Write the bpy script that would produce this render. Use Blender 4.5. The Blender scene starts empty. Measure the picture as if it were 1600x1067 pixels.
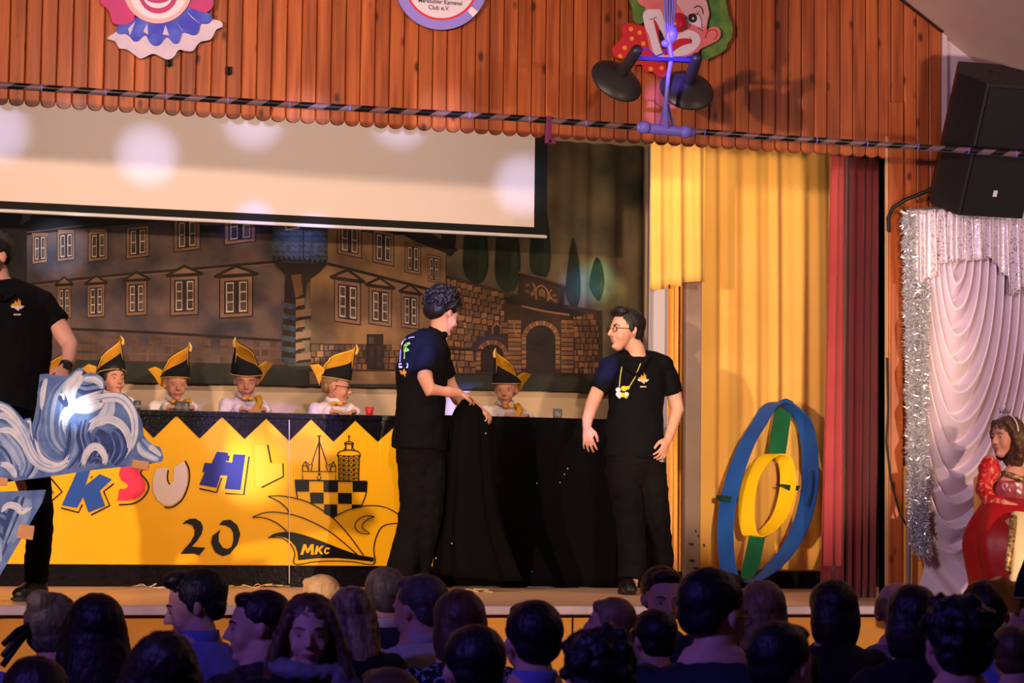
import bpy, bmesh, math, random
from mathutils import Vector, Matrix, noise
random.seed(7)
C = bpy.context.scene.collection
V = Vector
PI = math.pi
# ------------------------------------------------------------------ camera
F, CX, CY = 3600.0, 800.0, 533.5
TH, PITCH, ROLL = math.radians(16.6), math.atan(271.5 / 3600.0), 0.012
EYE = V((0, 0, 1.575))
f0 = V((math.sin(TH) * math.cos(PITCH), math.cos(TH) * math.cos(PITCH), math.sin(PITCH)))
r0 = V((math.cos(TH), -math.sin(TH), 0))
u0 = r0.cross(f0)
RX = r0 * math.cos(ROLL) + u0 * math.sin(ROLL)
UX = u0 * math.cos(ROLL) - r0 * math.sin(ROLL)
cam_d = bpy.data.cameras.new('camera'); cam = bpy.data.objects.new('camera', cam_d); C.objects.link(cam)
M = Matrix((RX, UX, -f0)).transposed().to_4x4(); M.translation = EYE
cam.matrix_world = M
cam_d.sensor_width = 36; cam_d.lens = 36 * F / 1600
cam_d.clip_start = 0.1; cam_d.clip_end = 100
cam_d.dof.use_dof = True; cam_d.dof.focus_distance = 14.2; cam_d.dof.aperture_fstop = 7.1
sc = bpy.context.scene
sc.camera = cam
sc.view_settings.view_transform = 'Standard'
try: sc.view_settings.look = 'None'
except Exception: pass
sc.view_settings.gamma = 1; sc.view_settings.use_curve_mapping = False
sc.view_settings.exposure = 0.0
w = bpy.data.worlds.new('world'); sc.world = w; w.use_nodes = True
w.node_tree.nodes['Background'].inputs[0].default_value = (0.30, 0.22, 0.40, 1)
w.node_tree.nodes['Background'].inputs[1].default_value = 0.05

def ray(px, py): return f0 * F + RX * (px - CX) - UX * (py - CY)
def at(px, py, Y):
    d = ray(px, py); return EYE + d * (Y / d.y)
def atd(px, py, D): return EYE + ray(px, py) * (D / F)
def atz(px, py, z):
    d = ray(px, py); return EYE + d * ((z - EYE.z) / d.z)
def pix(P):
    d = V(P) - EYE; k = d.dot(f0); return (CX + F * d.dot(RX) / k, CY - F * d.dot(UX) / k)

def spot(name, loc, target, energy, color, size, blend=0.4, radius=0.08):
    l = bpy.data.lights.new(name, 'SPOT'); l.energy = energy; l.color = color
    l.spot_size = math.radians(size); l.spot_blend = blend; l.shadow_soft_size = radius
    o = bpy.data.objects.new(name, l); C.objects.link(o); o.location = loc
    o.rotation_euler = (V(target) - V(loc)).to_track_quat('-Z', 'Y').to_euler(); return o
WARM = (1.0, 0.70, 0.47)
# hall spotlights that wash the stage; one more is added for the curtain
spot('stage_wash', (8.5, 2.5, 3.0), (3.6, 14.5, 2.75), 5800, WARM, 29, 0.35, 0.10)
spot('stage_wash', (-4.5, 3.0, 3.0), (3.6, 14.5, 3.35), 4600, WARM, 34, 0.35, 0.10)
spot('stage_wash', (0.8, 1.5, 4.2), (2.5, 12.0, 3.75), 3000, (1.0, 0.72, 0.50), 22, 1.0, 0.15)
spot('side_wash', (0.8, 5.0, 4.0), (6.9, 12.0, 1.75), 950, (1.0, 0.78, 0.72), 21, 0.5, 0.1)
spot('stage_wash', (2.2, 3.0, 2.2), (6.0, 14.5, 2.75), 3700, (1.0, 0.76, 0.50), 15, 0.5, 0.08)  # added spot to brighten the yellow curtain
def area(name, loc, target, energy, color, sx, sy):
    l = bpy.data.lights.new(name, 'AREA'); l.shape = 'RECTANGLE'; l.size = sx; l.size_y = sy
    l.energy = energy; l.color = color
    o = bpy.data.objects.new(name, l); C.objects.link(o); o.location = loc
    o.rotation_euler = (V(target) - V(loc)).to_track_quat('-Z', 'Y').to_euler(); return o
# added fill lights behind the fascia, unseen: brighten the screen and the painted canvas
area('stage_fill', (2.8, 12.6, 4.5), (2.8, 15.6, 3.0), 85, (1.0, 0.78, 0.6), 5.0, 0.2)
area('stage_fill', (2.8, 16.0, 4.5), (2.8, 17.0, 2.6), 16, (1.0, 0.78, 0.56), 6.0, 0.2)
# effect beams: small round spots on screen, board, scenery and people
def beam(px, py, Y, e, col, size, loc=(1.5, 2.5, 2.1), blend=1.0, r=0.03):
    return spot('effect_beam', loc, at(px, py, Y), e, col, size, blend, r)
for px, py, e in ((230, 242, 9000), (395, 186, 8000), (625, 184, 8000), (818, 290, 9500), (-3, 205, 8000)):
    beam(px, py, 15.6, e * .62, (0.50, 0.58, 1.0), 2.3)
beam(398, 735, 14.5, 5000, (1.0, 0.95, 0.55), 2.6)
beam(480, 668, 14.5, 5000, (0.35, 0.22, 1.0), 2.4, blend=0.4)
beam(370, 668, 14.5, 2500, (0.45, 0.3, 1.0), 2.6, blend=0.7)
beam(378, 745, 14.5, 2500, (0.3, 0.3, 1.0), 1.6, blend=0.7)
beam(90, 388, 17.0, 14000, (0.6, 0.75, 1.0), 2.1)
beam(375, 350, 17.0, 6000, (0.3, 0.3, 1.0), 1.6)
beam(470, 375, 17.0, 10000, (0.35, 0.45, 1.0), 1.7)
beam(478, 540, 17.0, 9000, (1.0, 0.95, 0.7), 1.8)
beam(905, 450, 17.0, 20000, (0.15, 0.3, 1.0), 1.5)
beam(932, 438, 17.0, 16000, (0.3, 1.0, 0.75), 1.5)
beam(955, 455, 17.0, 9000, (1.0, 0.9, 0.4), 1.2)
beam(648, 545, 13.9, 50000, (0.10, 0.18, 1.0), 1.6, loc=(-1.0, 2.5, 3.4), blend=0.6)
beam(684, 462, 13.9, 12000, (0.12, 0.15, 1.0), 1.2, loc=(-1.0, 2.5, 3.4), blend=0.6)
beam(712, 512, 13.9, 5000, (0.7, 0.6, 1.0), 0.7, loc=(4.5, 2.5, 2.4), blend=0.6)
beam(944, 574, 13.5, 40000, (0.10, 0.15, 1.0), 1.0, loc=(-1.0, 2.5, 3.4), blend=0.5)
beam(918, 662, 13.4, 4500, (0.62, 0.5, 1.0), 1.1, loc=(-1.0, 2.5, 2.4), blend=0.5)
beam(112, 640, 12.1, 5000, (0.75, 0.85, 1.0), 1.5, blend=0.9)
spot('ceiling_fill', (5.0, 4.0, 1.9), (7.4, 10.5, 4.6), 1900, (1.0, 0.78, 0.68), 44, 0.8, 0.2)  # added spot out of view that brightens the sloping ceiling
# violet wash from the hall ceiling on the audience and the hanging rig
spot('hall_blue', (-3.0, 3.5, 4.4), (1.0, 8.0, 1.2), 700, (0.20, 0.13, 1.0), 75, 0.6, 0.15)
spot('hall_blue', (7.5, 5.0, 4.2), (3.2, 8.5, 1.2), 640, (0.22, 0.14, 1.0), 75, 0.6, 0.15)
beam(1046, 110, 11.3, 9000, (0.16, 0.10, 1.0), 3.2, loc=(2.0, 6.0, 4.4), blend=0.4)
spot('hall_blue_wall', (3.0, 7.0, 3.2), (6.8, 12.0, 4.4), 150, (0.6, 0.45, 1.0), 40, 0.7, 0.1)

# ------------------------------------------------------------------ materials
def lin(c):
    if isinstance(c, str): c = tuple(int(c[i:i+2], 16) for i in (0, 2, 4))
    r = []
    for v in c[:3]:
        v /= 255.0
        r.append(v / 12.92 if v <= 0.04045 else ((v + 0.055) / 1.055) ** 2.4)
    return (*r, 1)
MATS = {}
def mat(name, c, c2=None, scale=8.0, rough=0.7, bump=0.0, bscale=None, metal=0.0, spec=0.3, stretch=(1, 1, 1), detail=4, contrast=(0.35, 0.65), trans=0.0, sheen=0.0, coat=0.0):
    if name in MATS: return MATS[name]
    m = bpy.data.materials.new(name); m.use_nodes = True; nt = m.node_tree; b = nt.nodes['Principled BSDF']
    b.inputs['Roughness'].default_value = rough; b.inputs['Metallic'].default_value = metal
    b.inputs['Specular IOR Level'].default_value = spec
    if trans: b.inputs['Transmission Weight'].default_value = trans
    if sheen: b.inputs['Sheen Weight'].default_value = sheen
    if coat: b.inputs['Coat Weight'].default_value = coat
    b.inputs['Base Color'].default_value = lin(c)
    if c2 is not None or bump:
        tc = nt.nodes.new('ShaderNodeTexCoord'); mp = nt.nodes.new('ShaderNodeMapping'); mp.inputs['Scale'].default_value = stretch
        nt.links.new(tc.outputs['Object'], mp.inputs['Vector'])
    if c2 is not None:
        n = nt.nodes.new('ShaderNodeTexNoise'); n.inputs['Scale'].default_value = scale; n.inputs['Detail'].default_value = detail
        r = nt.nodes.new('ShaderNodeValToRGB'); r.color_ramp.elements[0].position = contrast[0]; r.color_ramp.elements[1].position = contrast[1]
        r.color_ramp.elements[0].color = lin(c); r.color_ramp.elements[1].color = lin(c2)
        nt.links.new(mp.outputs[0], n.inputs['Vector']); nt.links.new(n.outputs['Fac'], r.inputs[0]); nt.links.new(r.outputs[0], b.inputs['Base Color'])
    if bump:
        n = nt.nodes.new('ShaderNodeTexNoise'); n.inputs['Scale'].default_value = bscale or scale; n.inputs['Detail'].default_value = 3
        bp = nt.nodes.new('ShaderNodeBump'); bp.inputs['Strength'].default_value = 1.0; bp.inputs['Distance'].default_value = bump
        nt.links.new(mp.outputs[0], n.inputs['Vector']); nt.links.new(n.outputs['Fac'], bp.inputs['Height']); nt.links.new(bp.outputs[0], b.inputs['Normal'])
    MATS[name] = m; return m

def wood_mat():
    m = bpy.data.materials.new('varnished_pine'); m.use_nodes = True; nt = m.node_tree; b = nt.nodes['Principled BSDF']; N = nt.nodes.new; L = nt.links.new
    tc = N('ShaderNodeTexCoord'); at_ = N('ShaderNodeAttribute'); at_.attribute_name = 'plank'
    # shift the grain of every plank by its own random value
    mul = N('ShaderNodeVectorMath'); mul.operation = 'SCALE'; mul.inputs['Scale'].default_value = 37.0
    L(at_.outputs['Vector'], mul.inputs[0])
    add = N('ShaderNodeVectorMath'); L(tc.outputs['Object'], add.inputs[0]); L(mul.outputs[0], add.inputs[1])
    mp = N('ShaderNodeMapping'); mp.inputs['Scale'].default_value = (30, 30, 1.6); L(add.outputs[0], mp.inputs[0])
    n1 = N('ShaderNodeTexNoise'); n1.inputs['Scale'].default_value = 1.0; n1.inputs['Detail'].default_value = 6; L(mp.outputs[0], n1.inputs['Vector'])
    r1 = N('ShaderNodeValToRGB'); e = r1.color_ramp.elements; e[0].position = .3; e[0].color = lin((126, 55, 22)); e[1].position = .72; e[1].color = lin((184, 96, 48))
    L(n1.outputs['Fac'], r1.inputs[0])
    # plank tint
    hs = N('ShaderNodeHueSaturation'); mr = N('ShaderNodeMapRange'); mr.inputs['To Min'].default_value = .72; mr.inputs['To Max'].default_value = 1.12
    L(at_.outputs['Fac'], mr.inputs['Value']); L(mr.outputs[0], hs.inputs['Value']); L(r1.outputs[0], hs.inputs['Color'])
    # knots
    mp2 = N('ShaderNodeMapping'); mp2.inputs['Scale'].default_value = (8.5, 8.5, 4.4); L(add.outputs[0], mp2.inputs[0])
    vo = N('ShaderNodeTexVoronoi'); vo.inputs['Scale'].default_value = 1.0; L(mp2.outputs[0], vo.inputs['Vector'])
    r2 = N('ShaderNodeValToRGB'); e = r2.color_ramp.elements; e[0].position = .07; e[0].color = (1, 1, 1, 1); e[1].position = .17; e[1].color = (0, 0, 0, 1)
    L(vo.outputs['Distance'], r2.inputs[0])
    mx = N('ShaderNodeMixRGB'); mx.inputs['Color2'].default_value = lin((72, 28, 14)); L(r2.outputs[0], mx.inputs['Fac']); L(hs.outputs[0], mx.inputs['Color1'])
    L(mx.outputs[0], b.inputs['Base Color']); b.inputs['Roughness'].default_value = .38; b.inputs['Specular IOR Level'].default_value = .4
    return m
WOOD = wood_mat()

# ------------------------------------------------------------------ mesh helpers
def props(o, label=None, cat=None, group=None, kind=None):
    if label: o['label'] = label
    if cat: o['category'] = cat
    if group: o['group'] = group
    if kind: o['kind'] = kind
    return o
def thing(name, loc, label, cat, group=None):
    o = bpy.data.objects.new(name, None); C.objects.link(o); o.location = loc; o.empty_display_size = .1
    ORG[o.name] = V(loc)
    return props(o, label, cat, group)
ORG = {}
class MB:
    def __init__(s): s.v = []; s.f = []; s.m = []; s.sm = []; s.val = []
    def add(s, vs, fs, mi=0, smooth=False, val=0.0):
        k = len(s.v); s.v += [V(p) for p in vs]
        for f in fs: s.f.append(tuple(i + k for i in f)); s.m.append(mi); s.sm.append(smooth); s.val.append(val)
        return s
    def box(s, a, b, mi=0, R=None, ctr=None, val=0.0):
        a, b = V(a), V(b); vs = [V((x, y, z)) for z in (a.z, b.z) for y in (a.y, b.y) for x in (a.x, b.x)]
        if R is not None:
            c = ctr if ctr is not None else (a + b) / 2; vs = [R @ (p - c) + c for p in vs]
        return s.add(vs, [(0, 2, 3, 1), (4, 5, 7, 6), (0, 1, 5, 4), (2, 6, 7, 3), (0, 4, 6, 2), (1, 3, 7, 5)], mi, False, val)
    def bar(s, p, q, wx, wy, mi=0, ref=V((0, 1, 0))):
        p, q = V(p), V(q); t = (q - p).normalized(); a = t.cross(ref).normalized(); b = a.cross(t).normalized()
        vs = [e + a * sx * wx / 2 + b * sy * wy / 2 for e in (p, q) for sx, sy in ((-1, -1), (1, -1), (1, 1), (-1, 1))]
        return s.add(vs, [(3, 2, 1, 0), (4, 5, 6, 7), (0, 1, 5, 4), (1, 2, 6, 5), (2, 3, 7, 6), (3, 0, 4, 7)], mi)
    def tube(s, pts, rads, ref=None, n=14, mi=0, dome=True, smooth=True, closed=False):
        pts = [V(p) for p in pts]
        if not isinstance(rads, (list, tuple)): rads = [rads] * len(pts)
        rr = [(r, r) if not isinstance(r, (tuple, list)) else tuple(r) for r in rads]
        if dome and not closed:
            d0 = (pts[0] - pts[1]).normalized(); d1 = (pts[-1] - pts[-2]).normalized()
            m0, m1 = min(rr[0]), min(rr[-1]); a0, a1 = rr[0], rr[-1]; P0, P1 = pts[0], pts[-1]
            pts = [P0 + d0 * m0 * .95, P0 + d0 * m0 * .65] + pts + [P1 + d1 * m1 * .65, P1 + d1 * m1 * .95]
            rr = [(a0[0] * .3, a0[1] * .3), (a0[0] * .76, a0[1] * .76)] + rr + [(a1[0] * .76, a1[1] * .76), (a1[0] * .3, a1[1] * .3)]
        if ref is None:
            t = pts[-1] - pts[0]; ref = V((1, 0, 0)) if abs(t.x) < .7 * t.length else V((0, 0, 1))
        ref = V(ref); k = len(pts); vs = []; prev = None
        for i, p in enumerate(pts):
            if closed: t = (pts[(i + 1) % k] - pts[i - 1]).normalized()
            else: t = (pts[min(i + 1, k - 1)] - pts[max(i - 1, 0)]).normalized()
            a = ref - t * ref.dot(t)
            if a.length < 1e-3: a = prev if prev is not None else t.orthogonal()
            a = a.normalized(); b = t.cross(a).normalized(); prev = a
            for j in range(n):
                w = 2 * PI * j / n; vs.append(p + a * math.cos(w) * rr[i][0] + b * math.sin(w) * rr[i][1])
        fs = []
        for i in range(k if closed else k - 1):
            i2 = (i + 1) % k
            for j in range(n): fs.append((i * n + j, i * n + (j + 1) % n, i2 * n + (j + 1) % n, i2 * n + j))
        if not closed: fs.append(tuple(range(n))[::-1]); fs.append(tuple((k - 1) * n + j for j in range(n)))
        return s.add(vs, fs, mi, smooth)
    def ball(s, c, r, R=None, mi=0, n=16, m=10):
        if not isinstance(r, (tuple, list)): r = (r, r, r)
        c = V(c); vs = []
        for i in range(m + 1):
            ph = PI * i / m
            for j in range(n):
                a = 2 * PI * j / n; p = V((r[0] * math.sin(ph) * math.cos(a), r[1] * math.sin(ph) * math.sin(a), r[2] * math.cos(ph)))
                if i in (0, m): p = V((0, 0, r[2] * math.cos(ph)))
                vs.append((R @ p if R is not None else p) + c)
        top, bot = vs[0], vs[-1]; vs = [top] + vs[n:m * n] + [bot]; fs = []
        for j in range(n): fs.append((0, 1 + j, 1 + (j + 1) % n))
        for i in range(m - 2):
            for j in range(n): a = 1 + i * n; fs.append((a + j, a + n + j, a + n + (j + 1) % n, a + (j + 1) % n))
        l = 1 + (m - 2) * n; e = len(vs) - 1
        for j in range(n): fs.append((l + j, e, l + (j + 1) % n))
        return s.add(vs, fs, mi, True)
    def lathe(s, prof, Mx, n=28, mi=0, smooth=True, mis=None):   # prof: (r, z); matrix places it
        vs = []; k = len(prof)
        for r, z in prof:
            for j in range(n): a = 2 * PI * j / n; vs.append(Mx @ V((max(r, 1e-4) * math.cos(a), max(r, 1e-4) * math.sin(a), z)))
        for i in range(k - 1):
            s.add([], [], 0)
        fs = [(i * n + j, i * n + (j + 1) % n, (i + 1) * n + (j + 1) % n, (i + 1) * n + j) for i in range(k - 1) for j in range(n)]
        fs += [tuple(range(n))[::-1], tuple((k - 1) * n + j for j in range(n))]
        return s.add(vs, fs, mi, smooth)
    def grid(s, fn, nu, nv, mi=0, smooth=True):
        vs = [fn(i / nu, j / nv) for j in range(nv + 1) for i in range(nu + 1)]
        return s.add(vs, [(j * (nu + 1) + i, j * (nu + 1) + i + 1, (j + 1) * (nu + 1) + i + 1, (j + 1) * (nu + 1) + i) for j in range(nv) for i in range(nu)], mi, smooth)
    def poly(s, pts, mi=0): return s.add(pts, [tuple(range(len(pts)))], mi)
    def prism(s, pts, depth, mi=0, mside=None):      # pts: world points of the front face; depth: vector to the back
        n = len(pts); d = V(depth); vs = [V(p) for p in pts] + [V(p) + d for p in pts]
        s.add(vs, [tuple(range(n)), tuple(range(n, 2 * n))[::-1]], mi)
        s.add(vs, [(i, n + i, n + (i + 1) % n, (i + 1) % n) for i in range(n)], mi if mside is None else mside)
        return s
    def build(s, name, mats, parent=None, org=None, solid=None, bevel=None, remesh=None, smooth_it=0, disp=None, sub=0, plank=False, fix=True):
        if not isinstance(mats, (list, tuple)): mats = [mats]
        if parent is not None: o3 = ORG[parent.name] if parent.name in ORG else V((0, 0, 0))
        else:
            if org is None:
                xs = [p.x for p in s.v]; ys = [p.y for p in s.v]; zs = [p.z for p in s.v]
                org = V(((min(xs) + max(xs)) / 2, (min(ys) + max(ys)) / 2, min(zs)))
            o3 = V(org)
        me = bpy.data.meshes.new(name); me.from_pydata([p - o3 for p in s.v], [], s.f)
        for m in mats: me.materials.append(m)
        me.polygons.foreach_set('material_index', s.m); me.polygons.foreach_set('use_smooth', s.sm)
        if plank:
            a = me.attributes.new('plank', 'FLOAT', 'FACE'); a.data.foreach_set('value', s.val)
        me.validate()
        if fix:
            bm = bmesh.new(); bm.from_mesh(me); bmesh.ops.recalc_face_normals(bm, faces=bm.faces[:]); bm.to_mesh(me); bm.free()
        me.update()
        o = bpy.data.objects.new(name, me); C.objects.link(o)
        if parent is not None: o.parent = parent
        else: o.location = o3
        ORG[o.name] = o3
        if solid: md = o.modifiers.new('solid', 'SOLIDIFY'); md.thickness = solid; md.offset = 0
        if bevel: md = o.modifiers.new('bevel', 'BEVEL'); md.width = bevel; md.segments = 2; md.limit_method = 'ANGLE'; md.angle_limit = .6
        if remesh:
            md = o.modifiers.new('remesh', 'REMESH'); md.mode = 'VOXEL'; md.voxel_size = remesh; md.use_smooth_shade = True
        if smooth_it: md = o.modifiers.new('smooth', 'SMOOTH'); md.iterations = smooth_it; md.factor = .5
        if disp:
            t = bpy.data.textures.new(name, 'CLOUDS'); t.noise_scale = disp[0]; t.noise_depth = 2
            md = o.modifiers.new('disp', 'DISPLACE'); md.texture = t; md.strength = disp[1]; md.mid_level = .5; md.texture_coords = 'LOCAL'
        if sub: md = o.modifiers.new('sub', 'SUBSURF'); md.levels = sub; md.render_levels = sub
        if remesh or sub or disp:                        # bake, so the mesh itself carries the shape
            dg = bpy.context.evaluated_depsgraph_get(); ev = o.evaluated_get(dg); nm = bpy.data.meshes.new_from_object(ev)
            o.modifiers.clear(); o.data = nm; bpy.data.meshes.remove(me); nm.name = name
        return o
def catmull(pts, n=6, closed=False):
    pts = [V((*p, 0)) if len(p) == 2 else V(p) for p in pts]; k = len(pts); out = []
    rng = range(k if closed else k - 1)
    for i in rng:
        if closed: a, b, c, d = pts[i - 1], pts[i], pts[(i + 1) % k], pts[(i + 2) % k]
        else: a, b, c, d = pts[max(i - 1, 0)], pts[i], pts[i + 1], pts[min(i + 2, k - 1)]
        for j in range(n):
            t = j / n; out.append(.5 * ((2 * b) + (c - a) * t + (2 * a - 5 * b + 4 * c - d) * t * t + (3 * b - a - 3 * c + d) * t ** 3))
    if not closed: out.append(pts[-1])
    return out
class Painter:
    """flat painted shapes on one vertical plane Y; coordinates measured on the plane"""
    def __init__(s, Y, step=.0012): s.Y = Y; s.mb = MB(); s.mats = []; s.k = 0; s.step = step; s.zf = (0, 0, 1)
    def mi(s, m):
        if m not in s.mats: s.mats.append(m)
        return s.mats.index(m)
    def P(s, p, lay): return at(s.zf[0] + p[0] / s.zf[2], s.zf[1] + p[1] / s.zf[2], s.Y - lay)
    def fill(s, m, pts, layer=None, smooth=0):
        s.k += 1; lay = s.step * (layer if layer is not None else 1) + s.k * .00001
        if smooth: pts = [(q.x, q.y) for q in catmull(pts, smooth, True)]
        s.mb.poly([s.P(p, lay) for p in pts], s.mi(m))
    def stroke(s, m, pts, wd, layer=None, smooth=6, taper=False):
        s.k += 1; lay = s.step * (layer if layer is not None else 2) + s.k * .00001
        q = catmull(pts, smooth) if smooth else [V((*p, 0)) for p in pts]; n = len(q); L, R = [], []
        for i, p in enumerate(q):
            t = (q[min(i + 1, n - 1)] - q[max(i - 1, 0)]); t = t.normalized() if t.length > 1e-6 else V((1, 0, 0))
            ww = wd / 2 * (math.sin(PI * (.08 + .84 * i / (n - 1))) if taper else 1); nn = V((-t.y, t.x, 0)) * ww
            L.append(s.P(p + nn, lay)); R.append(s.P(p - nn, lay))
        s.mb.add(L + R, [(i, i + 1, n + i + 1, n + i) for i in range(n - 1)], s.mi(m))
    def rect(s, m, x0, y0, x1, y1, layer=None): s.fill(m, [(x0, y0), (x1, y0), (x1, y1), (x0, y1)], layer)
def lay_on(mb, target, off=.003):
    """print: drop every corner of a painted patch onto the cloth surface below it"""
    from mathutils.bvhtree import BVHTree
    o3 = ORG[target.name]; me = target.data
    bv = BVHTree.FromPolygons([v.co + o3 for v in me.vertices], [tuple(p.vertices) for p in me.polygons])
    for i, p in enumerate(mb.v):
        d = (p - EYE).normalized(); h = bv.ray_cast(EYE, d)
        if h[0] is not None: mb.v[i] = h[0] - d * (off + (mb.v[i] - p).length + .0004 * (i / max(1, len(mb.v))))
    return mb
def text(name, body, p, height, m, parent, shear=0, offset=0, xs=1.0, extrude=.001):
    cu = bpy.data.curves.new(name, 'FONT'); cu.body = body; cu.size = 1; cu.shear = shear; cu.offset = offset; cu.align_x = 'CENTER'; cu.align_y = 'CENTER'
    o = bpy.data.objects.new(name, cu); C.objects.link(o); dg = bpy.context.evaluated_depsgraph_get(); me = bpy.data.meshes.new_from_object(o.evaluated_get(dg))
    bpy.data.objects.remove(o); mb = MB(); k = height / .7
    mb.add([V((v.co.x * k * xs, -v.co.z, v.co.y * k)) + V(p) for v in me.vertices], [tuple(f.vertices) for f in me.polygons])
    bpy.data.meshes.remove(me)
    return mb.build(name, m, parent)
# ------------------------------------------------------------------ setting
ZS = 1.1                                            # stage height
M_floor = mat('hall_floor', (70, 48, 34), (52, 36, 26), 3, .5)
M_stage = mat('stage_boards', (236, 180, 140), (246, 196, 158), 2.0, .3, stretch=(1.2, 14, 1))
M_lip = mat('stage_edge', (170, 150, 165), (150, 130, 140), 6, .4)
M_sfront = mat('stage_front_paint', (186, 124, 44), (170, 112, 38), 3, .7)
M_plaster = mat('cream_plaster', (226, 196, 158), (214, 182, 142), 1.5, .85)
M_lilac = mat('pale_plaster', (196, 176, 178), (182, 160, 164), 1.2, .85)
M_dark = mat('dark_backing', (22, 18, 18), rough=.9)
def struct(o): o['kind'] = 'structure'; return o
b = MB(); b.box((-7, -2, -.05), (9, 12, 0)); struct(b.build('floor', M_floor))
b = MB(); b.box((-5, 11.68, ZS - .04), (9, 17.3, ZS)); struct(b.build('stage_floor', M_stage))
b = MB(); b.box((-5, 11.62, ZS - .045), (9, 11.68, ZS + .002)); struct(b.build('trim_1', M_lip, bevel=.008))
b = MB(); b.box((-5, 11.72, 0), (9, 11.78, ZS - .045))
struct(b.build('stage_front', M_sfront))
pj = MB(); pj.box(at(895, 958, 11.715) - V((.004, 0, .35)), at(895, 958, 11.715) + V((.004, .004, 0))); struct(pj.build('trim_2', M_dark))
b = MB(); b.box((-5, 17.1, 0), (9, 17.25, 6.0)); struct(b.build('wall_back', M_plaster))
b = MB(); b.box((-5.15, -2, 0), (-5, 17.2, 6.0)); struct(b.build('wall_left', M_plaster))
# plank wall over the stage opening; planks with rounded ends
YF = 12.0
X0, XR, XP = -3.2, at(1471, 52, YF).x, at(1389, 240, YF).x
zscal = at(600, 188, YF).z - .015
ztop_r = at(1471, 52, YF).z
slope = (at(1405, 0, YF).z - ztop_r) / (at(1471, 52, YF).x - at(1405, 0, YF).x)
b = MB(); wd = .0805; x = XR; i = 0
while x > X0:
    xl = x - wd; val = random.random(); xm = (x + xl) / 2; g = .0020
    zt = min(ztop_r + slope * (XR - xm), 5.8)
    ch = .006
    if xm > XP:                                       # jamb planks run down to the stage or past the drape
        zb = ZS if xm < at(1412, 300, YF).x else ZS + .0
        prof = [(xl + g, zb), (x - g, zb)]
    else:
        r = (wd - 2 * g) / 2
        prof = [(xm + r * math.cos(PI + PI * k / 8), zscal + r * .72 * math.sin(PI + PI * k / 8)) for k in range(9)]
    zt2 = lambda xx: min(ztop_r + slope * (XR - xx), 5.8)
    fr = [V((px_, YF, pz_)) for px_, pz_ in prof] + [V((x - g, YF, zt2(x))), V((xl + g, YF, zt2(xl)))]
    inner = []
    c = V((xm, YF, 0))
    for p in fr:
        q = V(p); q.x = xm + (p.x - xm) * (1 - ch / (wd / 2)); inner.append(q - V((0, .006, 0)))
    n = len(fr)
    b.add(inner, [tuple(range(n))], 0, False, val)
    b.add(inner + fr, [(k, (k + 1) % n, n + (k + 1) % n, n + k) for k in range(n)], 0, False, val)
    bk = [p + V((0, .016, 0)) for p in fr]
    b.add(fr + bk, [(k, (k + 1) % n, n + (k + 1) % n, n + k) for k in range(n)], 0, False, val)
    x = xl; i += 1
struct(b.build('wall_front', WOOD, plank=True))
b = MB(); b.box((X0, YF + .017, zscal + .02), (XR, YF + .1, 5.8)); struct(b.build('wall_lintel', mat('groove_wood', (84, 40, 20), rough=.8)))
# wall right of the planks, with the orange painted strip beside the jamb
b = MB(); b.box((XP + .06, YF + .02, 0), (8.4, YF + .12, 5.0)); struct(b.build('wall_right_front', M_lilac))
xa, xb = at(1408, 800, YF).x, at(1432, 800, YF).x
b = MB(); b.box((XP - .012, YF - .03, ZS), (xa, YF - .008, zscal + .3), val=.35)
struct(b.build('door_post', WOOD, plank=True, bevel=.004))
b = MB(); b.box((xa, YF - .02, ZS), (xa + .16, YF - .007, ZS + .78)); struct(b.build('trim_3', mat('orange_wall_paint', (232, 158, 62), rough=.7)))
b = MB(); b.box((XP - .028, YF - .012, ZS), (XP - .012, YF + .0, zscal + .1)); struct(b.build('trim_4', mat('pale_edge', (170, 130, 90), rough=.6)))
b = MB(); b.box((XR - .0, YF - .012, ZS), (XR + .03, YF + .02, ztop_r)); struct(b.build('trim_5', M_lilac))
# sloping ceiling along the gable line
z_at = lambda xx: ztop_r + slope * (XR - xx)
b = MB(); vs = [V((XR - 1.2, -2, z_at(XR - 1.2))), V((8.4, -2, z_at(8.4))), V((8.4, 12.1, z_at(8.4))), V((XR - 1.2, 12.1, z_at(XR - 1.2)))]
b.add(vs + [p + V((0, 0, .1)) for p in vs], [(0, 1, 2, 3), (7, 6, 5, 4), (0, 4, 5, 1), (1, 5, 6, 2), (2, 6, 7, 3), (3, 7, 4, 0)])
struct(b.build('ceiling', mat('ceiling_plaster', (196, 168, 146), (184, 152, 138), 1.2, .9)))
pk = at(1460, 43, YF)
b = MB()
for k in range(2): pass
b.bar(V((XR, YF - .03, ztop_r + .01)), V((XR - 1.2, YF - .03, z_at(XR - 1.2) + .01)), .03, .03); struct(b.build('trim_6', mat('gable_strip', (52, 30, 22), rough=.6)))
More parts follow.
